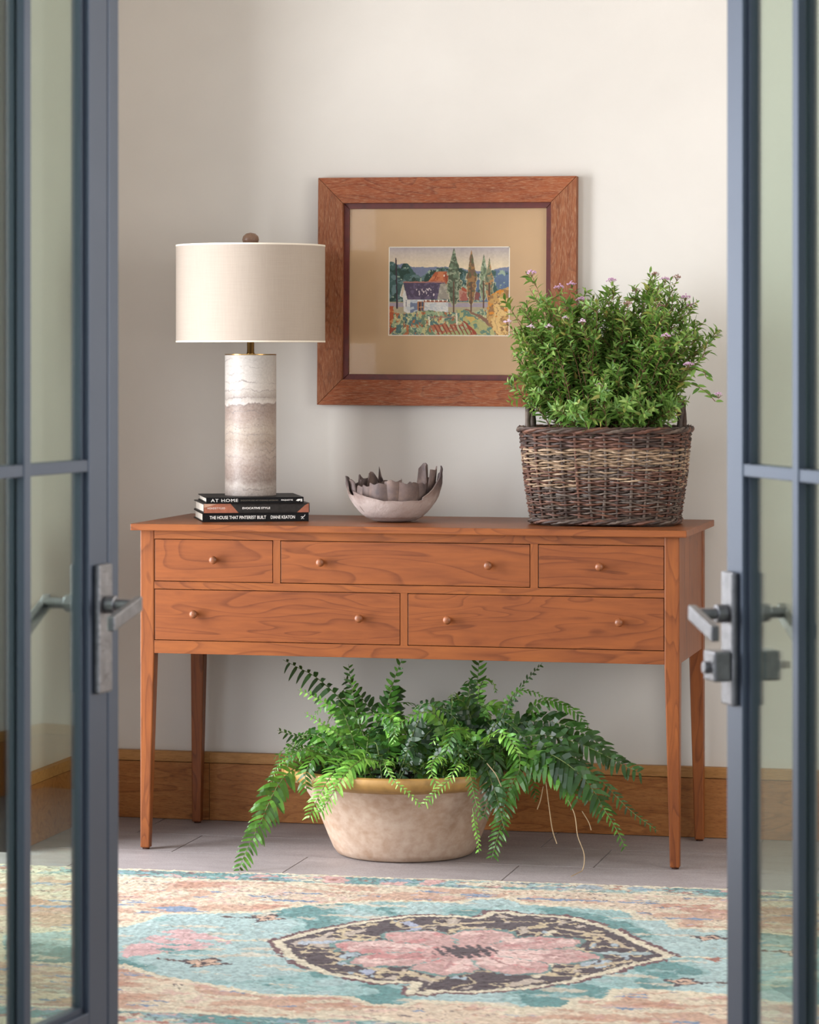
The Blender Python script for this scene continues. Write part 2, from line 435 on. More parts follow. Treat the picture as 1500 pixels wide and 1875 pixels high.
# ================================================================== RUG
RA = math.radians(1.9); rx0, rx1 = -.24, 2.75; rw = 1.64
ex, ey = .813, -.297                                         # a point of the back edge
ST = .0042
nx, ny = int((rx1-rx0)/ST), int(rw/ST)
u = np.linspace(rx0-ex, rx1-ex, nx); vv = np.linspace(0, rw, ny)
U, V = np.meshgrid(u, vv)
X = ex+U*math.cos(RA)+V*math.sin(RA); Y = ey+U*math.sin(RA)-V*math.cos(RA)
wx = (fbm(X*22, Y*22, 3)-.5)*.014+(fbm(X*110, Y*110, 5, 2)-.5)*.012
wy = (fbm(X*22, Y*22, 9)-.5)*.014+(fbm(X*110, Y*110, 11, 2)-.5)*.012
A, B = X+wx, Y+wy; Vn = V+wy*.8
def RP(*pts): return [(lambda p: (p.x, p.y))(onf(px, py, .01)) for px, py in pts]
cream = 'd8ccb2'; teal = '649896'; teal2 = '97b8b5'; aqua = 'a9c0be'; peach = 'c9a389'; rose = 'd2a79f'; plum = '543b42'; rust = 'b0705a'
img = np.zeros((ny, nx, 3)); img[:] = s2l(cream)
# border
n1 = fbm(X*9, V*17, 21); n2 = fbm(X*13, V*24, 22); n3 = fbm(X*26, V*36, 23); n4 = fbm(X*6, V*11, 24)
Ve = np.minimum(Vn, rw-Vn)
bd = (Ve > .02) & (Ve < .105)
mixc(img, bd*(n1 > .44)*.9, teal2); mixc(img, bd*(n1 > .53)*.9, teal); mixc(img, bd*(n3 < .36)*.8, '8fa6b4'); mixc(img, bd*(n2 > .62), rose); mixc(img, bd*(n3 > .68)*.8, rust)
mixc(img, bd*(np.abs(n2-.45) < .012)*.8, '6a5560')
mixc(img, (np.abs(Ve-.105) < .005)*.5, teal)
bp = (Ve > .125)
mixc(img, bp*.85, 'd6bfa6'); mixc(img, bp*(n4 > .50)*.9, peach); mixc(img, bp*(n1 > .60)*.5, 'bd8468'); mixc(img, bp*(n2 > .60)*.8, cream); mixc(img, bp*(n3 > .66)*.5, rose)
mixc(img, bp*(fbm(X*8, V*40, 31) > .70), '8296b0'); mixc(img, bp*(np.abs(fbm(X*9, V*30, 33)-.5) < .006)*(n4 < .45), '6a5560')
# field, with its stepped cream edge
top = [(0,1712),(224,1697),(300,1674),(480,1670),(560,1657),(690,1650),(840,1653),(870,1646),(935,1646),(965,1657),(1110,1664),(1160,1671),(1168,1684),(1222,1686),(1236,1700),(1330,1702),(1420,1712),(1600,1722)]
bot = [(1600,1850),(1420,1836),(1330,1822),(1212,1814),(1130,1812),(1112,1831),(1052,1831),(1040,1846),(960,1847),(875,1838),(762,1833),(742,1842),(680,1842),(645,1827),(480,1822),(400,1806),(290,1790),(224,1768),(100,1765),(0,1760)]
FP = RP(*(top+bot)); fi = inpoly(A, B, FP); fdst = dseg(A, B, FP)
mixc(img, fdst < .011, cream)
fld = fi & (fdst > .009)
ab = fbm(X*5+Y*3, Y*4-X*2, 41, 3)
mixc(img, fld, aqua); mixc(img, fld*(ab > .47), teal2); mixc(img, fld*(ab > .55), teal); mixc(img, fld*(fbm(X*25, Y*25, 43) > .62)*.4, 'bcd2cf')
mixc(img, fld*(fbm(X*12, Y*30, 44) > .70)*.7, 'd8c7b0')
# pale rose cloud at the left of the field, small blossoms on stems
CP = RP((224,1740),(300,1705),(345,1702),(420,1722),(420,1735),(330,1742),(300,1745),(224,1757))
mixc(img, inpoly(A, B, CP)*(n3 < .62)*.9, 'd9adab')
def blossom(cx, cy, r, tailto=None):
    c_ = RP((cx, cy))[0]; dx, dy = A-c_[0], B-c_[1]; an = np.arctan2(dy, dx); rr = np.hypot(dx, dy)
    R_ = r*(.78+.22*np.cos(4*an+.8)+.1*np.cos(7*an))
    mixc(img, rr < R_, plum); mixc(img, rr < R_*.72, 'd2b096'); mixc(img, rr < R_*.28, plum)
    if tailto:
        q = RP((cx, cy), tailto); d_ = dseg(A, B, q, False); mixc(img, (d_ < .006) & (rr > R_), '6b4a42')
blossom(490, 1681, .045, (410, 1680)); blossom(375, 1764, .050, (290, 1757)); blossom(1298, 1718, .036, (1365, 1718)); blossom(1252, 1799, .042, (1365, 1803)); blossom(1460, 1745, .04, (1400, 1742))
q = RP((1235, 1751), (1345, 1757)); mixc(img, dseg(A, B, q, False) < .006, cream)
q = RP((1290,1756),(1318,1752),(1318,1763)); mixc(img, inpoly(A, B, q), rust)
q = RP((400,1722),(500,1724)); mixc(img, dseg(A, B, q, False) < .006, cream)
# medallion
MP = RP((497,1724),(560,1708),(640,1692),(700,1683),(760,1676),(830,1677),(878,1680),(892,1670),(932,1669),(950,1674),(1030,1678),(1080,1688),(1130,1703),(1180,1727),(1212,1741),(1236,1751),
        (1180,1765),(1120,1781),(1050,1799),(960,1812),(860,1819),(800,1818),(790,1822),(742,1822),(752,1802),(690,1801),(600,1786),(550,1768),(520,1748))
mi = inpoly(A, B, MP); md = dseg(A, B, MP)
mixc(img, (~mi) & (md < .013) & (n3 < .66), '7a4c50')
mixc(img, mi, cream)
ins = mi & (md > .020); mixc(img, ins, plum)
k1 = fbm(X*16, Y*16, 51, 3); k2 = fbm(X*24, Y*10, 53, 3)
mixc(img, ins*(np.abs(k1-.5) < .035)*(md > .03), 'cbb894'); mixc(img, ins*(k2 > .66)*(md > .035), 'c0b0a0'); mixc(img, ins*(k2 < .30)*(md > .035), 'a9b6bd')
q = RP((560,1727),(640,1726),(720,1728)); mixc(img, (dseg(A, B, q, False) < .016) & ins, 'b2bac4')
q = RP((1180,1747),(1080,1746),(1000,1745)); mixc(img, (dseg(A, B, q, False) < .014) & ins, 'a8b8b8')
q = RP((672,1783),(700,1762),(712,1740)); mixc(img, (dseg(A, B, q, False) < .012) & ins, 'aab0c4')
q = RP((745,1690),(765,1700),(720,1722)); mixc(img, (dseg(A, B, q, False) < .012) & ins, 'aab0c4')
q = RP((985,1790),(1010,1765)); mixc(img, (dseg(A, B, q, False) < .008) & ins, cream)
q = RP((985,1727),(1015,1705)); mixc(img, (dseg(A, B, q, False) < .008) & ins, cream)
for q in (((740,1700),(800,1694),(860,1692),(900,1688)), ((600,1752),(690,1775),(760,1786),(800,1798)), ((1020,1700),(1090,1712),(1150,1735)), ((1020,1775),(1090,1770),(1150,1760))):
    mixc(img, (dseg(A, B, RP(*q), False) < .008) & ins, 'c9b697')
# flower of eight rose petals with a sage outline
c_ = RP((852, 1743))[0]; ca_ = RA
dx = (A-c_[0])*math.cos(ca_)+(B-c_[1])*math.sin(ca_); dy = -(A-c_[0])*math.sin(ca_)+(B-c_[1])*math.cos(ca_)
an = np.arctan2(dy, dx); rr = np.hypot(dx*.92, dy*.86)
R_ = .225*(.66+.34*np.abs(np.cos(4.0*an+.2))**.6)*(1+.10*np.cos(2*an))*(.93+.14*fbm(X*30, Y*30, 65, 2))
mixc(img, mi & (rr < R_+.012), '6f918c'); mixc(img, mi & (rr < R_), 'c9a19a')
mixc(img, mi & (rr < R_*.96) & (fbm(X*18, Y*18, 61) > .58), 'ddbdb4'); mixc(img, mi & (rr < R_) & (fbm(X*18, Y*18, 63) > .66), 'c98c88')
mixc(img, mi & (rr < R_*.9) & (rr > .07) & (np.abs(np.cos(4*an+.2)) < .10), '86a39c')
mixc(img, mi & (rr < R_*.75) & (rr > .08) & (np.abs(np.cos(4*an+.2)) > .992), 'b98a86')
mixc(img, (rr < .062), plum); mixc(img, (rr < .062) & (np.sin(dx*260+dy*120) > .3), 'c99d96'); mixc(img, rr < .030, plum)
# hand-spun colour variation
st = fbm(X*14, V*160, 71, 2); img *= (0.86+.30*st)[..., None]; img *= (.74+.50*vnoise(X*210, Y*210, 77))[..., None]
img = img*.84+img.mean(-1, keepdims=True)*.16; img = np.clip(np.clip(img, 0, 1)**1.25*.74, 0, .9)
pile = .0075+.0030*vnoise(X*130, Y*130, 81)+.0022*vnoise(X*300, V*60, 83)+.002*fbm(X*6, Y*6, 85, 2)
edge = np.minimum(np.minimum(V, rw-V), np.minimum(U-u[0], u[-1]-U)); pile = np.where(edge < .004, 0.0008, pile)
t = NT('hand_knotted_wool'); at_ = t.new('ShaderNodeAttribute'); at_.attribute_name = 'pattern'
t.link(at_.outputs['Color'], t.b.inputs['Base Color']); t.set(Roughness=1, Specular_IOR_Level=.1, Sheen_Weight=.15)
t.bump(t.noise(t.coords(), 420, 3, .7), .6, .003)
rug = place('area_rug', grid_mesh('area_rug', X, Y, pile, img, t.m))
tag(rug, 'teal, peach and cream hand-knotted wool rug with a plum medallion and pink flower', 'rug')

# ================================================================== CONSOLE TABLE
TLn, TD, TH, TT = 1.3882, .5086, .81, .0165
ta, tb, tc = .0197, .0181, .0298; HB = .4885; LG = .0365; FT = .0235
ZT = TH-TT
tbl = empty('console_table', (0, 0, 0)); tag(tbl, 'long cherry wood console table with five drawers and tapered legs', 'table')
MB().box(0, TLn, 0, TD, 0, TT).build('tabletop', M['cherry_x'], tbl, (0, 0, ZT), bevel=.0015)
for sx in (0, 1):
    for sy in (0, 1):
        x0 = ta if sx == 0 else TLn-ta-LG; y0 = tb if sy == 0 else TD-tc-LG
        mb = MB(); mb.box(0, LG, 0, LG, HB, ZT)
        top_ = (0, LG, 0, LG); bt = (0 if sx == 0 else LG-FT, FT if sx == 0 else LG, 0 if sy == 0 else LG-FT, FT if sy == 0 else LG)
        mb = MB(); n0 = [(bt[0],bt[2],0),(bt[1],bt[2],0),(bt[1],bt[3],0),(bt[0],bt[3],0)]
        n1_ = [(0,0,HB),(LG,0,HB),(LG,LG,HB),(0,LG,HB)]; n2_ = [(0,0,ZT),(LG,0,ZT),(LG,LG,ZT),(0,LG,ZT)]
        mb.add(n0+n1_+n2_, [(3,2,1,0),(8,9,10,11)]+[(i, (i+1) % 4, 4+(i+1) % 4, 4+i) for i in range(4)]+[(4+i, 4+(i+1) % 4, 8+(i+1) % 4, 8+i) for i in range(4)])
        lg = mb.build('leg', M['cherry_z'], tbl, (x0, y0, .004), bevel=.003)
        MB().tube([(bt[0]/2+bt[1]/2, bt[2]/2+bt[3]/2, -.004), (bt[0]/2+bt[1]/2, bt[2]/2+bt[3]/2, 0)], .009, 12).build('foot_glide', M['gap'], lg)
fx0, fx1 = ta+LG, TLn-ta-LG; fy = tb+.0015; fd = .020
zs = [HB, .5205, .6482, .6668, .7725, ZT-.0005]
MB().box(fx0, fx1, 0, fd, 0, zs[1]-zs[0]).build('bottom_rail', M['cherry_x'], tbl, (0, fy, zs[0]), bevel=.0006)
MB().box(fx0, fx1, 0, fd, 0, zs[3]-zs[2]).build('middle_rail', M['cherry_x'], tbl, (0, fy, zs[2]), bevel=.0006)
MB().box(fx0, fx1, 0, fd, 0, zs[5]-zs[4]).build('top_rail', M['cherry_x'], tbl, (0, fy, zs[4]), bevel=.0006)
for xa, xb, za, zb in ((.3624, .3805, zs[3], zs[4]), (1.0061, 1.0249, zs[3], zs[4]), (.684, .7017, zs[1], zs[2])):
    MB().box(0, xb-xa, 0, fd, 0, zb-za).build('drawer_divider', M['cherry_z'], tbl, (xa, fy-.0004, za))
# dark carcass behind the drawer gaps
MB().box(fx0, fx1, 0, .002, HB+.002, ZT-.002).build('inner_panel', M['gap'], tbl, (0, fy+.0205, 0))
sxm = TLn-ta-LG
for x0 in (ta+.003, TLn-ta-.017):
    mb = MB()
    for k in range(5):                                        # edge-glued boards of the end panel
        yy0 = tb+LG+(TD-tb-tc-2*LG)*k/5; yy1 = tb+LG+(TD-tb-tc-2*LG)*(k+1)/5
        MB().box(0, .014, .0003, yy1-yy0-.0003, 0, ZT-HB-.001).build('side_board', M['cherry_z'], tbl, (x0, yy0, HB))
MB().box(fx0, fx1, 0, .014, 0, ZT-HB-.001).build('back_panel', M['cherry_x'], tbl, (0, TD-tc-.02, HB))
drw = [(.0562, .3624, zs[3], zs[4], ((.2124, .7225),)), (.3805, 1.0061, zs[3], zs[4], ((.4852, .7205), (.9049, .7195))), (1.0249, 1.3320, zs[3], zs[4], ((1.1772, .7205),)),
       (.0562, .684, zs[1], zs[2], ((.1618, .588), (.5829, .5855))), (.7017, 1.3320, zs[1], zs[2], ((.8037, .5857), (1.2248, .588)))]
for xa, xb, za, zb, kn in drw:
    g = .0016
    d_ = MB().box(g, xb-xa-g, 0, .018, g, zb-za-g).build('drawer', M['drawer'], tbl, (xa, fy+.0005, za), bevel=.0008)
    for kx, kz in kn:
        prof = [(.0005,-.0235),(.0045,-.0232),(.0080,-.0215),(.0100,-.0180),(.0104,-.0150),(.0094,-.0115),(.0070,-.0085),(.0052,-.0060),(.0050,-.0030),(.0062,-.0008),(.0064,0)]
        kb = MB().lathe([(r, -z) for r, z in prof], 20)
        kb.build('knob', M['knob'], d_, (kx-xa, 0, kz-za), (PI/2, 0, 0), smooth=True)

# ================================================================== BOOKS
BA = math.radians(22.5); bo = Vector((.156, .102))
def text_mesh(s, size, sx=1.0, off=0.0, space=1.0):
    cu = bpy.data.curves.new('txt', 'FONT'); cu.body = s; cu.size = size; cu.extrude = .00025; cu.offset = off; cu.space_character = space
    ob = bpy.data.objects.new('txt', cu); C.objects.link(ob)
    bpy.context.view_layer.update(); dg = bpy.context.evaluated_depsgraph_get()
    me = bpy.data.meshes.new_from_object(ob.evaluated_get(dg)); C.objects.unlink(ob); bpy.data.objects.remove(ob)
    xs_ = [v_.co.x for v_ in me.vertices]; x0 = min(xs_)
    for v_ in me.vertices: v_.co.x = (v_.co.x-x0)*sx
    return me
def fit_text(s, x0, x1, z, h, mat, parent, name='title_lettering', bold=0, space=1.0):
    me = text_mesh(s, 1, 1, bold, space); w_ = max(v_.co.x for v_ in me.vertices)
    ys_ = [v_.co.y for v_ in me.vertices]; hh = max(ys_)-min(ys_); y0 = min(ys_)
    for v_ in me.vertices: v_.co = ((v_.co.x/w_)*(x1-x0), (v_.co.y-y0)/hh*h, v_.co.z)
    me.materials.append(mat); return place(name, me, parent, (x0, -.0004, z), (PI/2, 0, 0))
def book(z, ox, oy, W, D, H, rot, label, spine_mats, spine_fn):
    e = empty('hardcover_book', (bo.x+ox, bo.y+oy, z), BA+rot); tag(e, label, 'book', 'stacked design books')
    cv = MB().box(0, W, 0, D, 0, .0026).box(0, W, 0, D, H-.0026, H).box(0, W, 0, .003, .0026, H-.0026)
    co = cv.build('cover', spine_mats, e, bevel=.0006)
    MB().box(.004, W-.004, .0032, D-.004, .0027, H-.0027).build('page_block', M['paper'], e)
    if spine_fn: spine_fn(e, W, H)
    return e
def sp_bottom(e, W, H):
    fit_text('THE HOUSE THAT PINTEREST BUILT', .018, .160, .0072, .0082, M['white_ink'], e, bold=.008)
    fit_text('DIANE KEATON', .172, .233, .0072, .0082, M['white_ink'], e, bold=.008)
    MB().tube([(.249,-.0008,.006),(.252,-.0008,.010),(.256,-.0008,.0125),(.259,-.0008,.017)], .0005, 5).tube([(.248,-.0008,.011),(.251,-.0008,.0125),(.2535,-.0008,.0105),(.2525,-.0008,.0075),(.256,-.0008,.0065)], .0005, 5).build('publisher_mark', M['white_ink'], e)
z0 = TH
t = NT('worn_rust_and_grey_jacket'); v = t.coords(); g1 = t.noise(v, 60, 6)
M['rust_jacket'] = plain('rust_jacket_print', '9a5b42', .5, var=.2, vs=80)
M['slate_jacket'] = plain('slate_jacket_print', '2c2927', .5, var=.3, vs=80, Specular_IOR_Level=.2)
M['peach_jacket'] = plain('peach_jacket_print', 'b89078', .5, var=.1, vs=80)
book(z0, 0, 0, .268, .228, .0222, 0, 'black-spined book at the bottom of the stack, THE HOUSE THAT PINTEREST BUILT', M['black_cover'], sp_bottom)
def sp_mid(e, W, H):
    def poly(pts, mat, nm='spine_colour_block', y=-.0003):
        MB().add([(x, y, z_) for x, z_ in pts]+[(x, .0, z_) for x, z_ in pts], [tuple(range(len(pts)-1, -1, -1)), tuple(range(len(pts), 2*len(pts)))]+[(i, (i+1) % len(pts), len(pts)+(i+1) % len(pts), len(pts)+i) for i in range(len(pts))]).build(nm, mat, e)
    poly([(.001, .0005), (.088, .0005), (.068, .0235), (.001, .0235)], M['rust_jacket'])
    poly([(.001, .014), (.020, .0185), (.034, .0235), (.001, .0235)], M['peach_jacket'], y=-.0006)
    poly([(.236, .0005), (.266, .0005), (.266, .0235), (.257, .0190)], M['rust_jacket'])
    fit_text('HEADSTYLED', .010, .054, .0100, .0046, M['white_ink'], e, bold=-.005, space=1.2)
    fit_text('EVOCATIVE STYLE', .098, .168, .0095, .0050, M['white_ink'], e, bold=.02)
book(z0+.0224, .003, -.001, .268, .222, .0240, math.radians(.6), 'rust and slate patterned book in the middle of the stack, EVOCATIVE STYLE', M['slate_jacket'], sp_mid)
def sp_top(e, W, H):
    fit_text('AT HOME', .012, .080, .0042, .0072, M['white_ink'], e, bold=-.004, space=1.15)
    mb = MB()                                                 # serifs on the capitals
    for xx in (.0128, .0205, .0265, .0408, .0480, .0655, .0725):
        mb.box(xx-.0014, xx+.0014, -.0008, -.0003, .0042, .0046)
    mb.build('letter_serifs', M['white_ink'], e)
    fit_text('EVOCATIVE AND ART-FORWARD INTERIORS', .087, .181, .0058, .0030, M['grey_ink'], e, 'subtitle_lettering')
    fit_text('PAQUETTE', .189, .218, .0055, .0040, M['white_ink'], e, 'author_lettering', bold=.01)
    MB().add([(.226,-.0006,.0058),(.230,-.0006,.0098),(.236,-.0006,.0105),(.237,-.0006,.0085),(.235,-.0006,.0058),(.2325,-.0006,.0042),(.2315,-.0006,.0075),(.2295,-.0006,.0050)], [(0,1,2,3,4),(5,6,7)]).box(.2375, .2390, -.0007, -.0003, .0040, .0108).box(.2400, .2415, -.0007, -.0003, .0040, .0108).build('publisher_mark', M['white_ink'], e)
book(z0+.0466, .010, -.001, .2455, .226, .0152, math.radians(-.5), 'thin black book on top of the stack under the lamp, AT HOME', M['black_cover'], sp_top)

# ================================================================== TABLE LAMP
lx, ly, lz = .2387, .250, z0+.0466+.0152
lamp = empty('table_lamp', (lx, ly, lz)); tag(lamp, 'table lamp with a round travertine column and cream linen drum shade', 'lamp')
t = NT('banded_travertine'); v = t.coords(); sep = t.new('ShaderNodeSeparateXYZ'); t.link(v, sep.inputs[0])
wn = t.noise(t.coords((9, 9, 5)), 1.6, 5, .62, .5); wn2 = t.noise(t.coords((30, 30, 18)), 2, 4, .6)
ad = t.new('ShaderNodeMath', operation='MULTIPLY_ADD'); ad.inputs[1].default_value = .055; t.link(wn, ad.inputs[0]); t.link(sep.outputs[2], ad.inputs[2])
ad2 = t.new('ShaderNodeMath', operation='MULTIPLY_ADD'); ad2.inputs[1].default_value = .016; t.link(wn2, ad2.inputs[0]); t.link(ad.outputs[0], ad2.inputs[2])
mr = t.new('ShaderNodeMapRange'); mr.inputs[1].default_value = .035; mr.inputs[2].default_value = .395; t.link(ad2.outputs[0], mr.inputs[0])
base = t.ramp(mr.outputs[0], [(0, '6f625a'), (.08, '9c8e84'), (.12, '6c574c'), (.20, '836d61'), (.30, 'a39286'), (.38, '93806f'), (.46, 'a89889'), (.56, '8c766a'), (.645, '7a645a'), (.655, 'c8c0b8'), (.70, '9d9188'), (.76, 'c0b8b0'), (1, 'b4aea8')])
sn = t.new('ShaderNodeMath', operation='SINE'); ml = t.new('ShaderNodeMath', operation='MULTIPLY'); ml.inputs[1].default_value = 120
t.link(mr.outputs[0], ml.inputs[0]); t.link(ml.outputs[0], sn.inputs[0])
lines = t.ramp(sn.outputs[0], [(.80, (0,0,0)), (1, (.75,.75,.75))])
msk = t.noise(t.coords((4, 4, 10)), 2.2, 3); lm = t.mix(1, lines, t.ramp(msk, [(.42, (0,0,0)), (.6, (1,1,1))]), 'MULTIPLY')
c = t.mix(lm, base, '5e5250')
pt = t.noise(t.coords((70, 70, 45)), 2, 3, .7); pm = t.ramp(pt, [(.63, (0,0,0)), (.68, (1,1,1))])
pz = t.ramp(mr.outputs[0], [(.25, (0,0,0)), (.36, (1,1,1)), (.48, (1,1,1)), (.62, (.1,.1,.1))]); pm = t.mix(1, pm, pz, 'MULTIPLY')
c = t.mix(pm, c, '50423c'); c = t.mix(.25, c, t.ramp(t.noise(t.coords((60,60,60)), 3, 4, .7), [(.3, '8e8078'), (.7, 'ddd5cd')]))
t.col(c); t.set(Roughness=.5); t.bump(t.noise(t.coords((80,80,80)), 2, 4), .15, .001); M['travertine'] = t.m
cr, chh = .0652, 1.231-lz
MB().lathe([(.0005, 0), (cr-.001, 0), (cr, .001), (cr, chh-.003), (cr-.001, chh-.0025), (.0005, chh-.0025)], 72).build('stone_column', M['travertine'], lamp, smooth=True)
MB().lathe([(.0005, chh-.0024), (cr+.0006, chh-.0024), (cr+.0006, chh), (.0005, chh)], 64).build('brass_disc', M['brass'], lamp)
MB().lathe([(.0105, chh), (.0105, chh+.002), (.0092, chh+.004), (.0092, chh+.062), (.0005, chh+.062)], 24).build('neck', M['brass'], lamp, smooth=True)
sb, st_ = 1.2605-lz, 1.5075-lz; sr = .1895
t = NT('cream_linen_shade'); v = t.coords()
a1 = t.noise(t.coords((1, 1, 60)), 12, 3, .7); a2 = t.noise(t.coords((40, 40, 1.5)), 12, 3, .7)
f = t.mix(.5, t.ramp(a1, [(.3, (.2,.2,.2)), (.7, (.8,.8,.8))]), t.ramp(a2, [(.3, (.2,.2,.2)), (.7, (.8,.8,.8))]))
cc = t.mix(f, 'a7998c', 'b8aa9c'); t.col(cc); t.set(Roughness=.9)
trn = t.new('ShaderNodeBsdfTranslucent'); t.link(cc, trn.inputs[0]); mxs = t.new('ShaderNodeMixShader'); mxs.inputs[0].default_value = .12
t.link(t.b.outputs[0], mxs.inputs[1]); t.link(trn.outputs[0], mxs.inputs[2]); t.link(mxs.outputs[0], t.out.inputs[0])
t.bump(f, .12, .001); M['linen'] = t.m
sh = MB().lathe([(sr, sb), (sr, st_), (sr-.0015, st_), (sr-.0015, sb)], 96, closed=True).build('lamp_shade', M['linen'], lamp, smooth=True)
M['shade_trim'] = plain('shade_edge_tape', 'e2d8c8', .9)
for zz_ in (sb, st_-.004):
    MB().lathe([(sr+.0006, zz_), (sr+.0006, zz_+.004), (sr-.0002, zz_+.004), (sr-.0002, zz_)], 96, closed=True).build('edge_tape', M['shade_trim'], sh)
sp = MB()
for k in range(3):
    a = 2*PI*k/3+.4; sp.tube([(.009*math.cos(a), .009*math.sin(a), st_-.012), (.184*math.cos(a), .184*math.sin(a), st_-.012), (.1875*math.cos(a), .1875*math.sin(a), st_-.004)], .0014, 6)
sp.tube([(0, 0, chh+.06), (0, 0, st_+.012)], .003, 8).build('shade_spider', M['brass'], lamp)
MB().lathe([(.0005, chh+.062), (.012, chh+.064), (.014, chh+.08), (.026, chh+.105), (.030, chh+.13), (.022, chh+.158), (.0005, chh+.166)], 20).build('bulb', plain('frosted_bulb', 'e8e6e0', .3), lamp, smooth=True)
M['finial'] = wood('banded_stone_finial', ('8a6f5c', '6e5344', '3f2c22'), 'x', 6, .35, False)
MB().lathe([(.0005, st_+.000), (.012, st_+.001), (.0195, st_+.006), (.0215, st_+.014), (.0195, st_+.0225), (.012, st_+.0295), (.0005, st_+.0320)], 28).build('finial', M['finial'], lamp, smooth=True)

# ================================================================== SCULPTURAL BOWL
bx_, by_ = .617, .235
bowl = empty('sculptural_bowl', (bx_, by_, TH+.0005)); tag(bowl, 'rough clay bowl with torn dark petals curling inside', 'bowl')
t = NT('raw_clay'); v = t.coords(); sep = t.new('ShaderNodeSeparateXYZ'); t.link(v, sep.inputs[0])
mr = t.new('ShaderNodeMapRange'); mr.inputs[1].default_value = .0; mr.inputs[2].default_value = .115
wn = t.noise(v, 22, 5, .6); ad = t.new('ShaderNodeMath', operation='MULTIPLY_ADD'); ad.inputs[1].default_value = .05; ad.inputs[2].default_value = -.025; t.link(wn, ad.inputs[0])
ad2 = t.new('ShaderNodeMath', operation='ADD'); t.link(ad.outputs[0], ad2.inputs[0]); t.link(sep.outputs[2], ad2.inputs[1]); t.link(ad2.outputs[0], mr.inputs[0])
c = t.ramp(mr.outputs[0], [(0, '9a8d88'), (.2, 'b5a8a2'), (.45, 'b2a39c'), (.62, '8f7c74'), (.78, '5e4f4c'), (1, '4c4040')])
t.col(c); t.set(Roughness=.85); t.bump(t.noise(v, 75, 6, .7), .7, .004); M['clay'] = t.m
t = NT('dark_fired_clay'); v = t.coords(); t.col(t.ramp(t.noise(v, 28, 5, .6), [(.3, '4a3e3e'), (.55, '64524c'), (.75, '7d665a')])); t.set(Roughness=.7); t.bump(t.noise(v, 60, 5, .7), .4, .003); M['clay_dark'] = t.m
BR = .122; BH = .118
def bowl_r(z): q = min(1, max(0, z/BH)); return BR*(.33+.67*max(0, 1-(1-q)**2)**.62)
def shell(a0, a1, z0_, ztop, dr=0, lean=0, seg=10, rows=9, th=.0035):
    """curved wall piece between two angles, its upper edge following ztop(t)"""
    out = []; inn = []
    for j in range(rows+1):
        for i in range(seg+1):
            t_ = i/seg; a = a0+(a1-a0)*t_; zt = ztop(t_); q = j/rows; z = z0_+(zt-z0_)*q
            r = bowl_r(z)+dr+lean*q*q+.0018*math.sin(17*a+9*q)
            out.append((r*math.cos(a), r*math.sin(a), z)); inn.append(((r-th)*math.cos(a), (r-th)*math.sin(a), z))
    n = len(out); W = seg+1; fs = []
    for j in range(rows):
        for i in range(seg):
            k = j*W+i; fs.append((k, k+1, k+1+W, k+W)); fs.append((n+k, n+k+W, n+k+1+W, n+k+1))
    for i in range(seg):
        k = i; fs.append((k, n+k, n+k+1, k+1)); k = rows*W+i; fs.append((k, k+1, n+k+1, n+k))
    for j in range(rows):
        k = j*W; fs.append((k, k+W, n+k+W, n+k)); k = j*W+seg; fs.append((k, n+k, n+k+W, k+W))
    return out+inn, fs
R_ = random.Random(4)
# angles are measured so that -90 deg faces the camera side of the room
D = math.radians; cy_ = D(-90)+YAW
m = MB().lathe([(.0005, 0), (.030, 0), (.040, .0012)]+[(bowl_r(z_)-.0005, z_) for z_ in (.003, .008, .014, .022, .030)]+[(bowl_r(.03)-.005, .030), (.042, .009), (.0005, .006)], 48)
m.build('foot', M['clay'], bowl, smooth=True)
def wob(base, amp, ph, k=3): return lambda t_: base+amp*math.sin(k*PI*t_+ph)+.0018*math.sin(23*t_+ph)
# outer wall pieces (front piece low and pale; side pieces rise to torn points)
for (a0, a1, z_, f, dr) in (
    (cy_+D(-62), cy_+D(60), .010, lambda t_: .056+.030*max(0, .42-t_)**1.2*2.2+.006*max(0, t_-.75)*4+.001*math.sin(30*t_), .002),
    (cy_+D(-92), cy_+D(-58), .010, lambda t_: .080-.012*t_+.004*math.sin(7*t_), .001),
    (cy_+D(-150), cy_+D(-84), .010, lambda t_: .094+.018*math.exp(-((t_-.75)/.18)**2)+.004*math.sin(9*t_), .0),
    (cy_+D(42), cy_+D(112), .010, lambda t_: .064+.074*min(1, t_*1.9)**1.4-.03*max(0, t_-.62)*2+.003*math.sin(14*t_), .0),
    (cy_+D(108), cy_+D(215), .010, lambda t_: .082+.012*math.sin(5*t_+1)+.004*math.sin(19*t_), .0)):
    v_, f_ = shell(a0, a1, z_, f, dr); MB().add(v_, f_).build('outer_wall_piece', M['clay'], bowl, smooth=True)
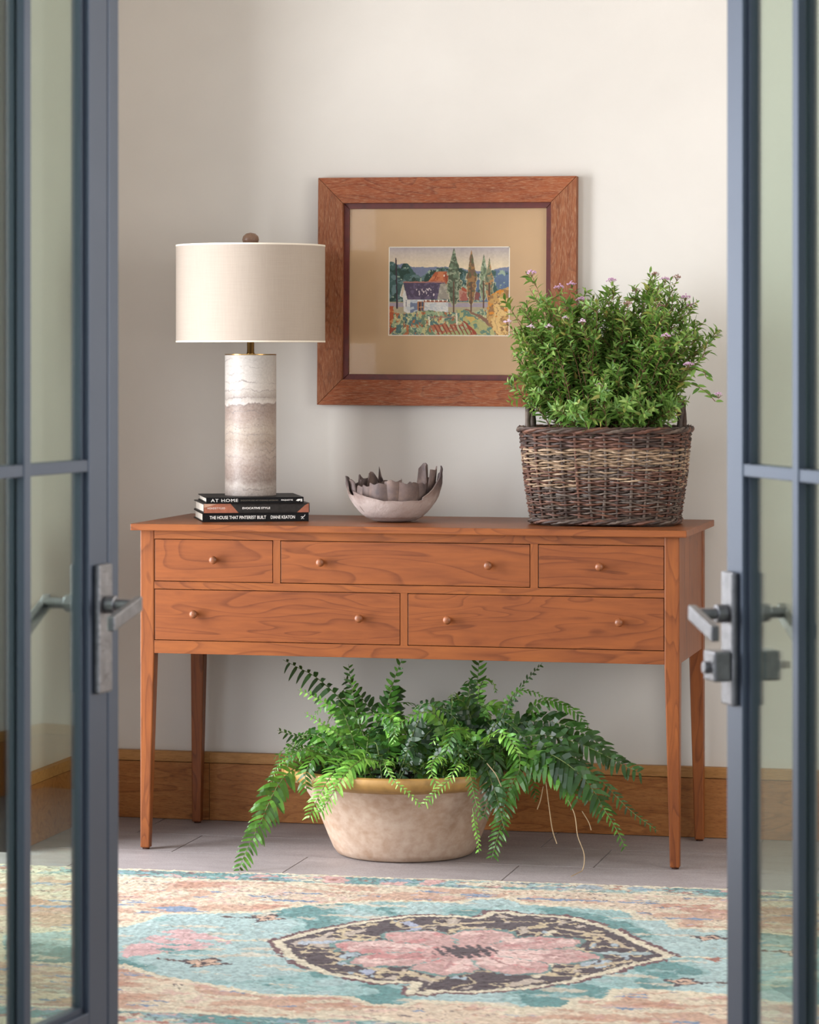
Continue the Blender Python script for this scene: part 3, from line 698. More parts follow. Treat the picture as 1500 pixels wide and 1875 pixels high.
# petals: curled, rooted inside the bowl
def petal(a, r0, wid, h, lean, curl, tip, z_=.034, tw=0, th=.0028, name='petal'):
    rows, seg = 8, 8; out = []; inn = []
    c_, s_ = math.cos(a), math.sin(a)
    for j in range(rows+1):
        q = j/rows
        for i in range(seg+1):
            t_ = i/seg*2-1
            wq = wid*(1-.10*q)*(1 if q < .6 else 1-(q-.6)*tip)
            rad = r0+lean*q+.004*math.sin(PI*q); b = curl*t_*t_
            x = rad-b*wid; y = t_*wq*.5
            zt = h*(1+.04*math.sin(5*t_+a*7)-.14*tip*abs(t_)); z = z_+zt*q+.0
            y += tw*q; 
            for lst, d_ in ((out, 0), (inn, -th)):
                X_ = x+d_; lst.append((X_*c_-y*s_, X_*s_+y*c_, z))
    n = len(out); W = seg+1; fs = []
    for j in range(rows):
        for i in range(seg):
            k = j*W+i; fs.append((k, k+1, k+1+W, k+W)); fs.append((n+k, n+k+W, n+k+1+W, n+k+1))
    for i in range(seg): k = rows*W+i; fs.append((k, k+1, n+k+1, n+k)); k = i; fs.append((k, n+k, n+k+1, k+1))
    for j in range(rows): k = j*W; fs.append((k, k+W, n+k+W, n+k)); k = j*W+seg; fs.append((k, n+k, n+k+W, k+W))
    MB().add(out+inn, fs).build(name, M['clay_dark'], bowl, smooth=True)
for a, wd, h, rr_ in ((-52, .050, .052, .086), (-26, .054, .058, .092), (-1, .048, .066, .088), (26, .062, .060, .094), (50, .054, .058, .090), (-76, .046, .050, .088)):
    petal(cy_+D(a), rr_, wd, h, .006, .20, .0, .040)
for a, r0, wd, h, ln, tp, tw in ((-92, .092, .052, .074, .022, .9, 0), (-120, .090, .060, .080, .012, .8, 0), (-146, .086, .056, .092, .006, 1.3, .012), (-170, .078, .044, .098, .006, 2.0, .024), (-160, .070, .07, .066, .002, .5, 0), (80, .090, .052, .104, .020, .7, 0), (180, .072, .07, .064, .004, .6, 0),
                                (62, .080, .040, .062, .010, .5, 0), (122, .086, .050, .112, .012, .7, 0), (104, .088, .050, .080, .012, .8, 0), (150, .08, .06, .062, 0, .9, 0), (20, .056, .014, .078, .0, 2.2, 0), (-140, .060, .06, .062, 0, .7, 0), (-20, .060, .06, .060, 0, .5, 0)):
    petal(cy_+D(a), r0, wd, h, ln, .25, tp, .034, tw)

# ================================================================== FRAMED PICTURE
PX0, PX1, PZ0, PZ1 = .3474, 1.0329, 1.0960, 1.6895
pcx, pcz = (PX0+PX1)/2, (PZ0+PZ1)/2; hw, hh = (PX1-PX0)/2, (PZ1-PZ0)/2
pic = empty('framed_picture', (pcx, WY, pcz)); pic.rotation_euler = (0, math.radians(.33), 0)
tag(pic, 'watercolour of a white farmhouse in a wide oak frame with a linen mat', 'picture')
fwid = .0665; FB, FF = -.0005, -.028
def mitred(kind, inset0, inset1, yb, yf, mat, name, g=.0005):
    a, b = (hw-inset0, hh-inset0), (hw-inset1, hh-inset1)
    segs = [[(-a[0], a[1]), (a[0], a[1]), (b[0], b[1]), (-b[0], b[1])], [(a[0], -a[1]), (-a[0], -a[1]), (-b[0], -b[1]), (b[0], -b[1])],
            [(-a[0], -a[1]), (-a[0], a[1]), (-b[0], b[1]), (-b[0], -b[1])], [(a[0], a[1]), (a[0], -a[1]), (b[0], -b[1]), (b[0], b[1])]]
    for i, S in enumerate(segs):
        cx_ = sum(p[0] for p in S)/4; cz_ = sum(p[1] for p in S)/4
        S2 = []
        for (x, z) in S:
            if i < 2: S2.append((x-math.copysign(g, x), z))
            else: S2.append((x, z-math.copysign(g, z)))
        vs = [(x-cx_, yf, z-cz_) for x, z in S2]+[(x-cx_, yb, z-cz_) for x, z in S2]
        MB().add(vs, [(3,2,1,0), (4,5,6,7), (0,1,5,4), (1,2,6,5), (2,3,7,6), (3,0,4,7)]).build(name, mat[0 if i < 2 else 1], pic, (cx_, 0, cz_), bevel=.0008)
mitred(0, 0, fwid, FB, FF, (M['oak_x'], M['oak_z']), 'frame_rail')
mitred(0, fwid-.001, fwid+.0145, FB, -.014, (M['lip'], M['lip']), 'inner_lip')
ix, iz = hw-fwid-.010, hh-fwid-.010
# painting position measured inside the frame
ax0, ax1, az0, az1 = .5331-pcx, .8552-pcx, 1.2778-pcz, 1.5098-pcz
mb = MB()
for x0, x1, za, zb in ((-ix, ax0, -iz, iz), (ax1, ix, -iz, iz), (ax0, ax1, az1, iz), (ax0, ax1, -iz, az0)): mb.box(x0, x1, -.0065, -.0050, za, zb)
mb.build('mat_board', M['mat'], pic)
mb = MB(); bw = .0022
for x0, x1, za, zb in ((ax0, ax0+bw, az0, az1), (ax1-bw, ax1, az0, az1), (ax0, ax1, az1-bw, az1), (ax0, ax1, az0, az0+bw)): mb.box(x0, x1, -.0058, -.0045, za, zb)
mb.build('mat_bevel', M['white_bevel'], pic)
nx, ny = 330, 240
xs_ = np.linspace(0, 1, nx); ys_ = np.linspace(0, 1, ny); U, V = np.meshgrid(xs_, ys_)       # V downwards
N = lambda s, a, b, o_=4: fbm(U*a*1.39, V*b, s, o_)
du = (N(1, 26, 26)-.5)*.030; dv = (N(2, 26, 26)-.5)*.034; A = U+du; B = V+dv
im = np.zeros((ny, nx, 3)); im[:] = s2l('c9b79a')
sk = np.clip(1-V*4.5, 0, 1)[..., None]; im[:] = im*(1-sk*.75)+np.array(s2l('857f8c'))*sk*.75
im *= (.92+.16*N(3, 20, 4))[..., None]
def hill(pts, c, n=0, amp=.03, a=14):
    h_ = np.interp(U, [p[0] for p in pts], [p[1] for p in pts])+(N(n+30, a, 1)-.5)*amp+(N(n+31, 60, 1)-.5)*amp*.5
    mm = V > h_; mixc(im, mm, c); return mm, h_
hill([(0,.18),(.05,.20),(.12,.18),(.16,.20),(.2,.23),(.5,.22),(.6,.24),(.7,.26),(.85,.27),(1,.21)], '6c7287', 1)
mm, h_ = hill([(0,.16),(.04,.17),(.09,.24),(.12,.17),(.15,.17),(.19,.25),(.26,.34),(.3,.30),(.34,.25),(.45,.24),(.6,.23),(.7,.30),(.85,.27),(.95,.26),(1,.29)], '3d554f', 2, .05)
mixc(im, mm*(N(40, 18, 18) > .55), '5a7070'); mixc(im, mm*(N(41, 14, 14) > .62), '2c4038'); mixc(im, mm*(U > .7)*(N(42, 10, 10) > .45), '54647c'); mixc(im, mm*(N(43, 30, 30) > .68), '8a9a86')
mixc(im, (V > .62), '9f9478'); mixc(im, (V > .635)*(V < .68), '948890')
def poly(P, c, warp=1, n=None, c2=None):
    mm = inpoly(A if warp else U+du*.25, B if warp else V+dv*.25, [(x/1500., y/1156.) for x, y in P]) if 0 else inpoly(U+du*(.8 if warp else .2), V+dv*(.8 if warp else .2), [((x-45)/1400., (y-70)/1028.) for x, y in P])
    mixc(im, mm, c)
    if n: mixc(im, mm*(N(n, 26, 26) > .55), c2)
    return mm
# barn roofs and walls
poly([(500,470),(585,355),(715,350),(765,405),(735,500),(700,500)], 'a0573a', 0, 50, 'b5704c'); poly([(575,440),(590,400),(600,400),(585,445)], '7a3526', 0); poly([(678,390),(700,390),(700,412),(680,412)], 'e8dcc8', 0)
poly([(690,405),(715,350),(765,405),(740,500),(715,480)], '8c4733', 0)
poly([(850,505),(975,575),(970,600),(870,565)], '9a4c35', 0); poly([(830,600),(870,568),(970,595),(970,690),(870,700)], '96584c', 1, 51, 'a87868'); poly([(1040,590),(1110,600),(1100,690),(1040,690)], '7a4d48')
# house
poly([(205,490),(165,645),(205,660),(215,820),(290,860),(735,870),(735,690),(255,680)], 'c6c2ba', 0, 52, 'b0b2b2')
poly([(290,690),(375,690),(380,840),(290,845)], '6a7488', 0, 53, 'aab0b4'); poly([(205,490),(180,640),(200,650),(215,560),(235,600),(255,680),(300,640),(225,580)], 'b8a890', 0)
poly([(210,478),(700,480),(775,678),(258,684)], '4a4052', 0, 54, '5e5468'); poly([(640,500),(700,490),(775,678),(615,680)], '8b8478', 1, 55, 'a09888')
poly([(205,470),(705,470),(705,484),(205,484)], '9a6a60', 0); mm = poly([(340,560),(600,540),(580,640),(400,640)], '4a4052', 0); mixc(im, mm*(N(56, 60, 60, 2) > .62), 'c0b4b4')
poly([(450,690),(735,690),(735,715),(450,712)], '8c5640', 0)
for i in range(6): poly([(470+i*50,684),(482+i*50,684),(482+i*50,706),(470+i*50,706)], 'e8e0d0', 0)
poly([(375,705),(455,705),(455,838),(380,836)], 'a0683e', 0); poly([(392,712),(412,712),(412,832),(392,832)], '3c3440', 0); poly([(422,712),(446,712),(446,832),(422,832)], '4c5260', 0); poly([(392,768),(446,768),(446,775),(392,775)], 'c0a080', 0)
for k in range(7): poly([(460,730+k*20),(732,732+k*20),(732,735+k*20),(460,733+k*20)], '9298a0', 0)
poly([(240,690),(248,690),(248,765),(240,765)], '5a5660', 0)
# poplars
def tree(cx, top_, bot, w_, cols, seed):
    h = np.clip((V*1028+70-top_)/(bot-top_), 0, 1); X_ = U*1400+45-cx
    prof = w_*np.clip(np.sin(np.minimum(h*1.05, 1)*PI)**.55, 0, 1)*(.35+.65*np.clip(h*2.2, 0, 1))
    e_ = fbm(U*40+h*3, V*22-np.abs(X_)*.03, seed, 3)
    mm = (np.abs(X_) < prof*(.55+.9*e_)) & (h > 0) & (h < 1)
    mixc(im, (np.abs(X_) < prof*(.55+.9*e_)+7) & (h > .4) & (h < 1), 'b0a888')
    mixc(im, mm, cols[0]); mixc(im, mm*(fbm(U*50, V*30, seed+5, 3) > .5), cols[1]); mixc(im, mm*(fbm(U*46, V*34, seed+9, 3) > .6), cols[2])
    mixc(im, (np.abs(X_) < 9) & (h > .55) & (V*1028+70 < bot+60), '5c4236')
tree(800, 78, 790, 78, ('4a5240', '62705a', '8a9078'), 200); tree(1005, 100, 780, 55, ('6a5440', '8e6a44', '56583e'), 220)
tree(1150, 150, 720, 48, ('5a6650', '7c8a6c', '96a08a'), 240); tree(1215, 190, 730, 46, ('59604e', '7a7a5e', 'a07850'), 260)
# pole
poly([(112,190),(128,190),(146,790),(128,795)], '3a2f36', 0)
# foreground garden
gm = V > .735+.02*np.sin(U*14)+(N(60, 12, 1)-.5)*.05
g1, g2, g3, g4 = N(61, 16, 16), N(62, 20, 20), N(63, 28, 28), N(64, 34, 20)
gl_ = gm & (U < .66-.0*V)
mixc(im, gm, '66785f'); mixc(im, gm*(g1 > .5), '8a9a78'); mixc(im, gm*(g2 > .56), '4e6a68'); mixc(im, gm*(g3 > .6), 'b0a878'); mixc(im, gm*(g4 > .66), 'a5623f')
mixc(im, gm*(np.abs(g1-.52) < .012), '2f463e'); mixc(im, gm*(np.abs(g2-.5) < .010), 'c9c4a0')
poly([(520,980),(580,970),(980,960),(1080,1090),(590,1095)], 'a1644a', 1, 66, '9aa07c'); poly([(600,1095),(1000,1020),(1010,1060),(980,1095)], '8f9464')
for k in range(9): poly([(560+k*48,975),(580+k*48,975),(640+k*48,1090),(625+k*48,1090)], '7a4434', 0)
poly([(45,760),(100,760),(90,900),(60,1000),(45,1080)], '9a4e30', 1, 67, 'b07a4c'); poly([(45,1010),(130,1010),(90,1050),(45,1095)], '8a4230')
poly([(830,790),(930,800),(1250,1000),(1300,1095),(1100,1095),(860,900)], 'a09a68', 1, 68, '5d7868'); poly([(940,880),(1040,880),(1100,950),(1000,960)], 'b89a58', 1, 69, '88966a')
poly([(900,930),(930,930),(1090,1090),(1040,1090)], '8a4030'); poly([(950,790),(1180,900),(1240,990),(1220,995),(1120,900),(930,800)], '7a5a48', 1)
# ochre bush
mm = poly([(1200,780),(1210,640),(1290,600),(1340,560),(1445,530),(1445,1095),(1300,1095),(1180,900)], 'b08a52', 1)
mixc(im, mm*(N(70, 12, 12) > .52), 'c9a66c'); mixc(im, mm*(N(71, 16, 16) > .6), '8a6844'); mixc(im, mm*(np.abs(N(72, 10, 10)-.5) < .014), '6a5040'); mixc(im, mm*(N(73, 14, 14) > .66), 'c07c30')
poly([(518,880),(830,880),(830,892),(518,892)], '8a6a60', 0); poly([(505,880),(520,880),(525,985),(512,985)], 'd0c8b4', 0); poly([(825,845),(845,845),(848,975),(830,975)], 'c8bca4', 0)
im *= 1.22*(.90+.2*fbm(U*60, V*60, 90, 3))[..., None]
pw_, ph_ = ax1-ax0-2*bw, az1-az0-2*bw
t = NT('watercolour_paper'); at_ = t.new('ShaderNodeAttribute'); at_.attribute_name = 'pattern'
t.link(at_.outputs['Color'], t.b.inputs['Base Color']); t.set(Roughness=.9)
place('watercolour', grid_mesh('watercolour', ax0+bw+U*pw_, np.full(U.shape, -.0042), az1-bw-V*ph_, im, t.m), pic)
MB().box(-ix, ix, -.0030, -.0010, -iz, iz).build('backing_board', M['white_bevel'], pic)
MB().box(-ix-.003, ix+.003, -.0100, -.0080, -iz-.003, iz+.003).build('picture_glass', M['pic_glass'], pic)

# ================================================================== WILLOW BASKET
bkx, bky = 1.150, .262; BKA = math.radians(1.5)
bk = empty('willow_basket', (bkx, bky, TH+.001), BKA); tag(bk, 'rough dark willow basket with looped end handles, planted with the flowering shrub', 'basket')
def wl(name, cols, sc_=1): 
    t = NT(name); v = t.coords((1, 1, 1), 9); f = t.noise(v, 55, 5, .65); f2 = t.noise(t.coords((1,1,6), 5), 14, 3)
    c = t.ramp(f, [(.32, cols[0]), (.5, cols[1]), (.68, cols[2])]); t.col(t.mix(.4, c, t.ramp(f2, [(.35, cols[0]), (.65, cols[2])]))); t.set(Roughness=.62); t.bump(f, .5, .001); return t.m
W_dark = wl('willow_dark', ('1e1411', '33231d', '513b30')); W_red = wl('willow_red_brown', ('37201a', '55342a', '7b543f')); W_pale = wl('willow_peeled_pale', ('5c4534', '8c725a', 'b89f82')); W_grey = wl('willow_grey', ('30261f', '4f4137', '75655a'))
KH = .232
def per(a, q, off=0):
    """superellipse outline; q = height fraction; off = outward offset"""
    A_ = .178+.026*q+.004*math.sin(PI*q); B_ = .132+.020*q; n_ = 2/3.4
    c_, s_ = math.cos(a), math.sin(a)
    x = math.copysign(abs(c_)**n_, c_); y = math.copysign(abs(s_)**n_, s_)
    return Vector(((A_+off)*x, (B_+off)*y, 0))
NS = 34
# stake angles evenly spaced by arc length
aa = [2*PI*k/2000 for k in range(2001)]; pl_ = [per(a, .5) for a in aa]; cum = [0]
for i in range(1, 2001): cum.append(cum[-1]+(pl_[i]-pl_[i-1]).length)
def arc(sv): sv = (sv % 1)*cum[-1]; return float(np.interp(sv, cum, aa))
R_ = random.Random(11)
for k in range(NS):
    a = arc(k/NS); ph = R_.uniform(0, 9)
    pts = [per(a+.006*math.sin(ph+5*q), q, 0)+Vector((0, 0, .004+KH*q)) for q in [i/14 for i in range(15)]]
    MB().tube(pts, [.0034+.0006*math.sin(ph+i) for i in range(15)], 7).build('stake', R_.choice([W_grey, W_dark, W_red]), bk, smooth=True)
NR = 42; K = 4
for r in range(NR):
    q = (r+.9)/(NR+1.2); z = .006+KH*q*.985; rad = .0026 if q < .78 else .0033
    if .60 < q < .79: ms = [W_pale, W_pale, W_grey]
    elif q >= .79: ms = [W_red, W_dark, W_red]
    elif q > .36: ms = [W_red, W_grey, W_pale, W_red]
    else: ms = [W_grey, W_dark, W_red]
    pts = []; rr = []; off0 = R_.uniform(0, 1)
    for i in range(NS*K):
        s_ = i/K; a = arc(s_/NS); wv = math.cos(PI*s_)*(1 if r % 2 else -1)
        pts.append(per(a, q, .0048*wv+R_.uniform(-.0007, .0007))+Vector((0, 0, z+.0013*math.sin(PI*s_+r)+R_.uniform(-.0009, .0009))))
        rr.append(rad*(.78+.3*((s_*.37+off0) % 1)))
    mb = MB().tube(pts, rr, 5, closed=True)
    wmats = [ms[R_.randrange(len(ms))] for _ in range(3)]
    seg = R_.choice([3, 4, 5])
    mb.mi = [((i//5)//(K*seg)+r) % 3 for i in range(len(mb.f))]
    mb.build('weaver', wmats, bk, smooth=True)
# rim and foot: three plaited rods each; a few loose ends
for nm, qz, q, am, rd in (('rim_rod', KH+.002, 1.0, .006, .0042), ('foot_rod', .0095, .0, .0050, .0038)):
    for j in range(4):
        pts = []
        for i in range(NS*6):
            s_ = i/6; a = arc(s_/NS); p = 2*PI*(s_/4+j/4.)
            pts.append(per(a, q, .003+am*math.cos(p))+Vector((0, 0, qz+am*.75*math.sin(p)+R_.uniform(-.0008, .0008))))
        MB().tube(pts, [rd*(.8+.35*R_.random()) for _ in pts], 6, closed=True).build(nm, [W_dark, W_grey, W_dark, W_red][j], bk, smooth=True)
mb = MB()
for k in range(46):
    a = R_.uniform(0, 2*PI); q = R_.choice([R_.random(), R_.random(), 1, .0]); p = per(a, q, .005)+Vector((0, 0, .007+KH*q)); d_ = (per(a+.25, q, .012)-per(a, q, .004)).normalized()*R_.uniform(.008, .02)
    if q < .1: d_ *= .6
    mb.tube([p, p+d_*.6+Vector((0, 0, R_.uniform(-.001, .004))), p+d_+Vector((0, 0, R_.uniform(.0, .007)))], [.0018, .0016, .0009], 5)
tag(mb.build('loose_twig_ends', W_dark, bk, smooth=True), kind='stuff')
for sg in (-1, 1):
    pts = []; x_ = sg*.188
    for i in range(13):
        t_ = i/12; an = PI*t_
        pts.append((x_+sg*(.002*math.sin(an)), -.046*math.cos(an)*(1 if 1 else 0), KH-.05+.118*math.sin(an)**.75 if 0 < t_ < 1 else KH-.05))
    MB().tube(pts, [.0078+.0012*math.sin(i*2.1) for i in range(13)], 9).build('handle', W_grey if sg < 0 else W_dark, bk, smooth=True)
    sw = []
    for i in range(70):
        t_ = i/69*.30+.30; an = PI*t_; c_ = Vector((x_, -.046*math.cos(an), KH-.05+.118*math.sin(an)**.75)); p = i*1.3
        sw.append(c_+Vector((.0095*math.cos(p), 0, .0095*math.sin(p))))
    if sg > 0: MB().tube(sw, .0016, 5).build('handle_binding', W_dark, bk, smooth=True)
o = MB().add([per(2*PI*k/48, .9, -.008)+Vector((0, 0, KH*.84)) for k in range(48)]+[Vector((0, 0, KH*.88))], [(k, (k+1) % 48, 48) for k in range(48)]).build('inner_soil', M['soil'], bk)
tag(MB().lathe([(.0005, .004), (.12, .004), (.12, .008), (.0005, .008)], 24).build('woven_base', W_dark, bk), None)

# ================================================================== FLOWERING SHRUB
def leafmat(name, stops, scale=6, rough=.42, trans=.28):
    t = NT(name); oi = t.new('ShaderNodeNewGeometry')
    c = t.ramp(oi.outputs['Random Per Island'], stops); t.col(c); t.set(Roughness=rough, Specular_IOR_Level=.35)
    tl = t.new('ShaderNodeBsdfTranslucent'); c2 = t.mix(.5, c, 'a8c850'); t.link(c2, tl.inputs[0])
    ms_ = t.new('ShaderNodeMixShader'); ms_.inputs[0].default_value = trans; t.link(t.b.outputs[0], ms_.inputs[1]); t.link(tl.outputs[0], ms_.inputs[2]); t.link(ms_.outputs[0], t.out.inputs[0]); return t.m
L_shrub = leafmat('shrub_leaf', [(0, '3f6428'), (.35, '5c8038'), (.7, '789a4c'), (.92, '93ae60'), (1, 'a08c4c')])
L_stem = plain('shrub_twig', '6a4a34', .7, var=.3, vs=60)
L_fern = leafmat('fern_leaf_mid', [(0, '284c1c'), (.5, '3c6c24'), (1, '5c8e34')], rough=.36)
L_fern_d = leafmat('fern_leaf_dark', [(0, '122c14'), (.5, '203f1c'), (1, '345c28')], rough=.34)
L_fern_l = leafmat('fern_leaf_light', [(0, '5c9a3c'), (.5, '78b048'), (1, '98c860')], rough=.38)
M['petal_pink'] = plain('blossom_pink', 'c8a0c0', .8, var=.2, vs=300); M['petal_pale'] = plain('blossom_pale_pink', 'dcc0d4', .8, var=.12, vs=300); M['petal_fade'] = plain('blossom_faded', '9a7468', .85, var=.25, vs=300)
shrub = empty('flowering_shrub', (bkx, bky, TH+.2), 0); tag(shrub, 'bushy green shrub dotted with small pink flower heads', 'shrub')
S0 = Vector((bkx, bky, TH+.2))
def leaf(mb, p, d, n, L, W_, fold=.25, curve=.15, m=0):
    """lance-shaped leaf: 9 vertices, folded along the midrib"""
    d = d.normalized(); s_ = d.cross(n); s_ = s_.normalized() if s_.length > 1e-5 else d.orthogonal().normalized(); n = s_.cross(d)
    vs = [p]
    for t_, w_ in ((.28, .85), (.62, .80)):
        c_ = p+d*(L*t_)-n*(curve*L*t_*t_)
        vs += [c_-s_*(W_*w_*.5)+n*(fold*W_*w_*.5), c_, c_+s_*(W_*w_*.5)+n*(fold*W_*w_*.5)]
    vs.append(p+d*L-n*(curve*L))
    mb.add(vs, [(0,1,2), (0,2,3), (1,4,5,2), (2,5,6,3), (4,7,5), (5,7,6)], m)
R_ = random.Random(21)
def rv(r, s=1): return Vector((r.uniform(-s, s), r.uniform(-s, s), r.uniform(-s, s)))
def bez(a, b, c, t_): return a*(1-t_)**2+b*2*t_*(1-t_)+c*t_*t_
def shrub_branch(tip, base, r, n_leaf=46, fl=None, big=1.0, bow=.5, start=.22):
    mb = MB(); h = tip.z-base.z
    ctrl = base.lerp(tip, .5)+Vector(((base.x-tip.x)*.35*bow, (base.y-tip.y)*.3*bow, abs(h)*.22*bow+.02))+rv(r, .012)
    pts = [bez(base, ctrl, tip, i/12) for i in range(13)]
    mb.tube(pts, [.0019-.0013*i/12 for i in range(13)], 5, m=1)
    def leaves(path, n, t0, sz):
        ang = r.uniform(0, 6)
        for i in range(n):
            t_ = t0+(1-t0)*(i+.5)/n; f = t_*(len(path)-1); k = min(int(f), len(path)-2); p = path[k].lerp(path[k+1], f-k); tg = (path[k+1]-path[k]).normalized()
            ang += 2.4; u_ = tg.orthogonal().normalized(); w_ = tg.cross(u_); out = u_*math.cos(ang)+w_*math.sin(ang)
            L = sz*(.7+.6*r.random())*(1-.45*t_**3); d_ = (out*.85+tg*.55+Vector((0, 0, .12))+rv(r, .15))
            leaf(mb, p, d_, tg+rv(r, .35), L, L*.35, .3, r.uniform(0, .35))
    leaves(pts, int(n_leaf*.75), start, .032*big)
    for s_ in range(r.randint(4, 6)):
        t_ = r.uniform(.35, .92); p = bez(base, ctrl, tip, t_); tg = (bez(base, ctrl, tip, min(1, t_+.05))-p).normalized()
        d_ = (tg*.7+rv(r, .95)+Vector((0, 0, .3))).normalized(); L = r.uniform(.035, .085)*(1.2-t_*.6)
        sp_ = [p, p+d_*L*.5+Vector((0, 0, .003)), p+d_*L+Vector((0, 0, .004))]
        mb.tube(sp_, [.0011, .0009, .0006], 4, m=1); leaves(sp_, 12, .1, .025*big)
    return mb
def flower(p, mat, r, sz=1.0):
    mb = MB(); n = 26
    for i in range(n):
        a = i*2.4; q = math.sqrt(i/n)*.0115*sz; c_ = p+Vector((q*math.cos(a), q*math.sin(a)*.9, .006*sz-.55*q))+rv(r, .0022)
        s_ = .0020*sz*(.6+.8*r.random())
        o_ = [Vector((s_, 0, 0)), Vector((-s_, 0, 0)), Vector((0, s_, 0)), Vector((0, -s_, 0)), Vector((0, 0, s_*.8)), Vector((0, 0, -s_*.8))]
        mb.add([c_+x-S0 for x in o_], [(0,2,4), (2,1,4), (1,3,4), (3,0,4), (2,0,5), (1,2,5), (3,1,5), (0,3,5)])
        if i % 3 == 0: mb.tube([p-Vector((0, 0, .010))-S0, c_-S0], .0004, 3, m=1)
    mb.build('flower_head', [mat, L_stem], shrub)
def base_pt(tip, r): return Vector((bkx+(tip.x-bkx)*.38+r.uniform(-.03, .03), bky+(tip.y-bky)*.45+r.uniform(-.03, .03), TH+.195))
def localise(mb): mb.v = [(x-S0.x, y-S0.y, z-S0.z) for x, y, z in mb.v]; return mb
key = [(974,500,.18,'k'),(930,590,.16,'p'),(925,548,.2,0),(1000,540,.24,0),(1024,527,.22,'k'),(1047,521,.25,'k'),(1065,549,.2,'k'),(1085,535,.26,0),(1120,514,.22,'k'),(1165,533,.24,'f'),(1185,520,.24,0),(1200,502,.28,'f'),(1192,508,.2,0),(1240,508,.25,'f'),
       (1218,512,.22,'k'),(1255,545,.22,'k'),(1265,560,.25,'k'),(1290,585,.24,0),(1322,602,.22,0),(1316,610,.2,0),(1300,640,.2,0),(1262,668,.17,'k'),(935,705,.16,0),(950,690,.2,0),(960,640,.18,0),(945,655,.2,0),(985,720,.14,0),(1040,560,.2,0),
       (1130,560,.2,0),(1160,580,.2,0),(1220,616,.12,'k'),(1220,580,.2,0),(1250,600,.2,0),(1285,612,.18,0),(1067,589,.12,'p'),(1005,599,.12,'p'),(1037,583,.14,'p'),(973,599,.13,'p'),(1210,560,.2,'f'),(1150,556,.16,'f'),(1100,700,.06,0),(1060,740,.05,0),(1150,730,.05,0),(1010,745,.07,0),(1200,740,.09,0),(1240,745,.14,0),(1245,720,.2,0),(955,610,.2,0),(940,570,.22,0)]
for px, py, Y_, fl in key:
    tip = at(px, py+4, Y_); b_ = base_pt(tip, R_)
    localise(shrub_branch(tip, b_, R_, 44)).build('branch', [L_shrub, L_stem], shrub, smooth=False)
    if fl: flower(tip+Vector((0, 0, .006)), {'k': M['petal_pink'], 'p': M['petal_pale'], 'f': M['petal_fade']}[fl], R_, 1.15 if fl == 'k' else .9)
# the arching sprig at the right with larger leaves
for (a_, b_, c_) in (((1215, 700, .2), (1275, 690, .17), (1310, 735, .15)), ((1225, 690, .2), (1290, 660, .17), (1293, 690, .15))):
    P0, P1, P2 = at(*a_), at(*b_), at(*c_); mb = MB(); pts = [bez(P0, P1, P2, i/8) for i in range(9)]; mb.tube(pts, .0011, 5, m=1)
    for i in range(13):
        t_ = .15+.85*i/12; p = bez(P0, P1, P2, t_); out = Vector(((-1)**i*.7, -.3, R_.uniform(-.6, .6))).normalized(); leaf(mb, p, out+Vector((.3, 0, -.2)), Vector((0, -.6, .8)), .033*(1-.35*t_), .0125, .2, .2)
    localise(mb).build('branch', [L_shrub, L_stem], shrub)
flower(at(1316, 722, .15), M['petal_pink'], R_, .8)
ENV = [(930,560),(962,512),(990,535),(1040,530),(1075,560),(1120,525),(1150,562),(1190,512),(1240,520),(1258,558),(1285,600),(1280,650),(1262,690),(1250,745),(1215,770),(1000,772),(965,730),(955,690),(960,650),(935,600)]
ex_ = np.array([p[0] for p in ENV]); cnt = 0
while cnt < 175:
    px, py = R_.uniform(930, 1300), R_.uniform(512, 775)
    if not inpoly(np.array([px]), np.array([py]), ENV)[0]: continue
    Y_ = R_.uniform(.11, .40) if py < 640 else R_.uniform(.14, .33)
    tip = at(px, py, Y_); b_ = base_pt(tip, R_)
    if tip.z < b_.z+.02: tip.z = b_.z+.03
    localise(shrub_branch(tip, b_, R_, 38 if py < 700 else 26, start=.3)).build('branch', [L_shrub, L_stem], shrub); cnt += 1
    if R_.random() < .07: flower(tip+Vector((0, 0, .004)), R_.choice([M['petal_pale'], M['petal_fade']]), R_, .8)

# ================================================================== TERRACOTTA BASIN WITH FERN
pox, poy = .672, .122
t = NT('whitewashed_terracotta'); v = t.coords(); f = t.noise(t.coords((1, 1, 2.2)), 7, 6, .65, .4); f2 = t.noise(v, 45, 4)
c = t.ramp(f, [(.3, '9f7f66'), (.48, 'b0957f'), (.7, 'bea896')]); c = t.mix(.25, c, t.ramp(f2, [(.35, '9a7c68'), (.65, 'd6c6b8')]))
t.col(c); t.set(Roughness=.85); t.bump(f2, .2, .002); M['terracotta'] = t.m
M['glaze'] = plain('ochre_glazed_rim', '9c7740', .5, var=.3, vs=30)
basin = empty('terracotta_basin', (pox, poy, .0005)); tag(basin, 'wide pale terracotta basin with an ochre glazed rim, under the console table', 'pot')
prof = [(.0005, 0), (.158, 0), (.168, .004), (.178, .018), (.192, .05), (.206, .085), (.222, .122), (.246, .160), (.272, .189), (.266, .191), (.238, .165), (.212, .130), (.192, .08), (.16, .02), (.0005, .015)]
MB().lathe(prof, 72).build('body', M['terracotta'], basin, smooth=True)
MB().lathe([(.258, .178), (.280, .184), (.297, .190), (.304, .198), (.306, .210), (.302, .218), (.292, .221), (.280, .217), (.266, .203)], 72, closed=True).build('glazed_rim', M['glaze'], basin, smooth=True)
fern = empty('boston_fern', (pox, poy, .14)); fern.name = 'potted_fern'; tag(fern, 'lush arching fern spilling out of the terracotta basin', 'fern')
F0 = Vector((pox, poy, .14))
tag(MB().lathe([(.0005, .022), (.12, .042), (.20, .030), (.232, .022), (.228, .006), (.0005, .004)], 40).build('potting_soil', M['soil'], fern, smooth=True), None)
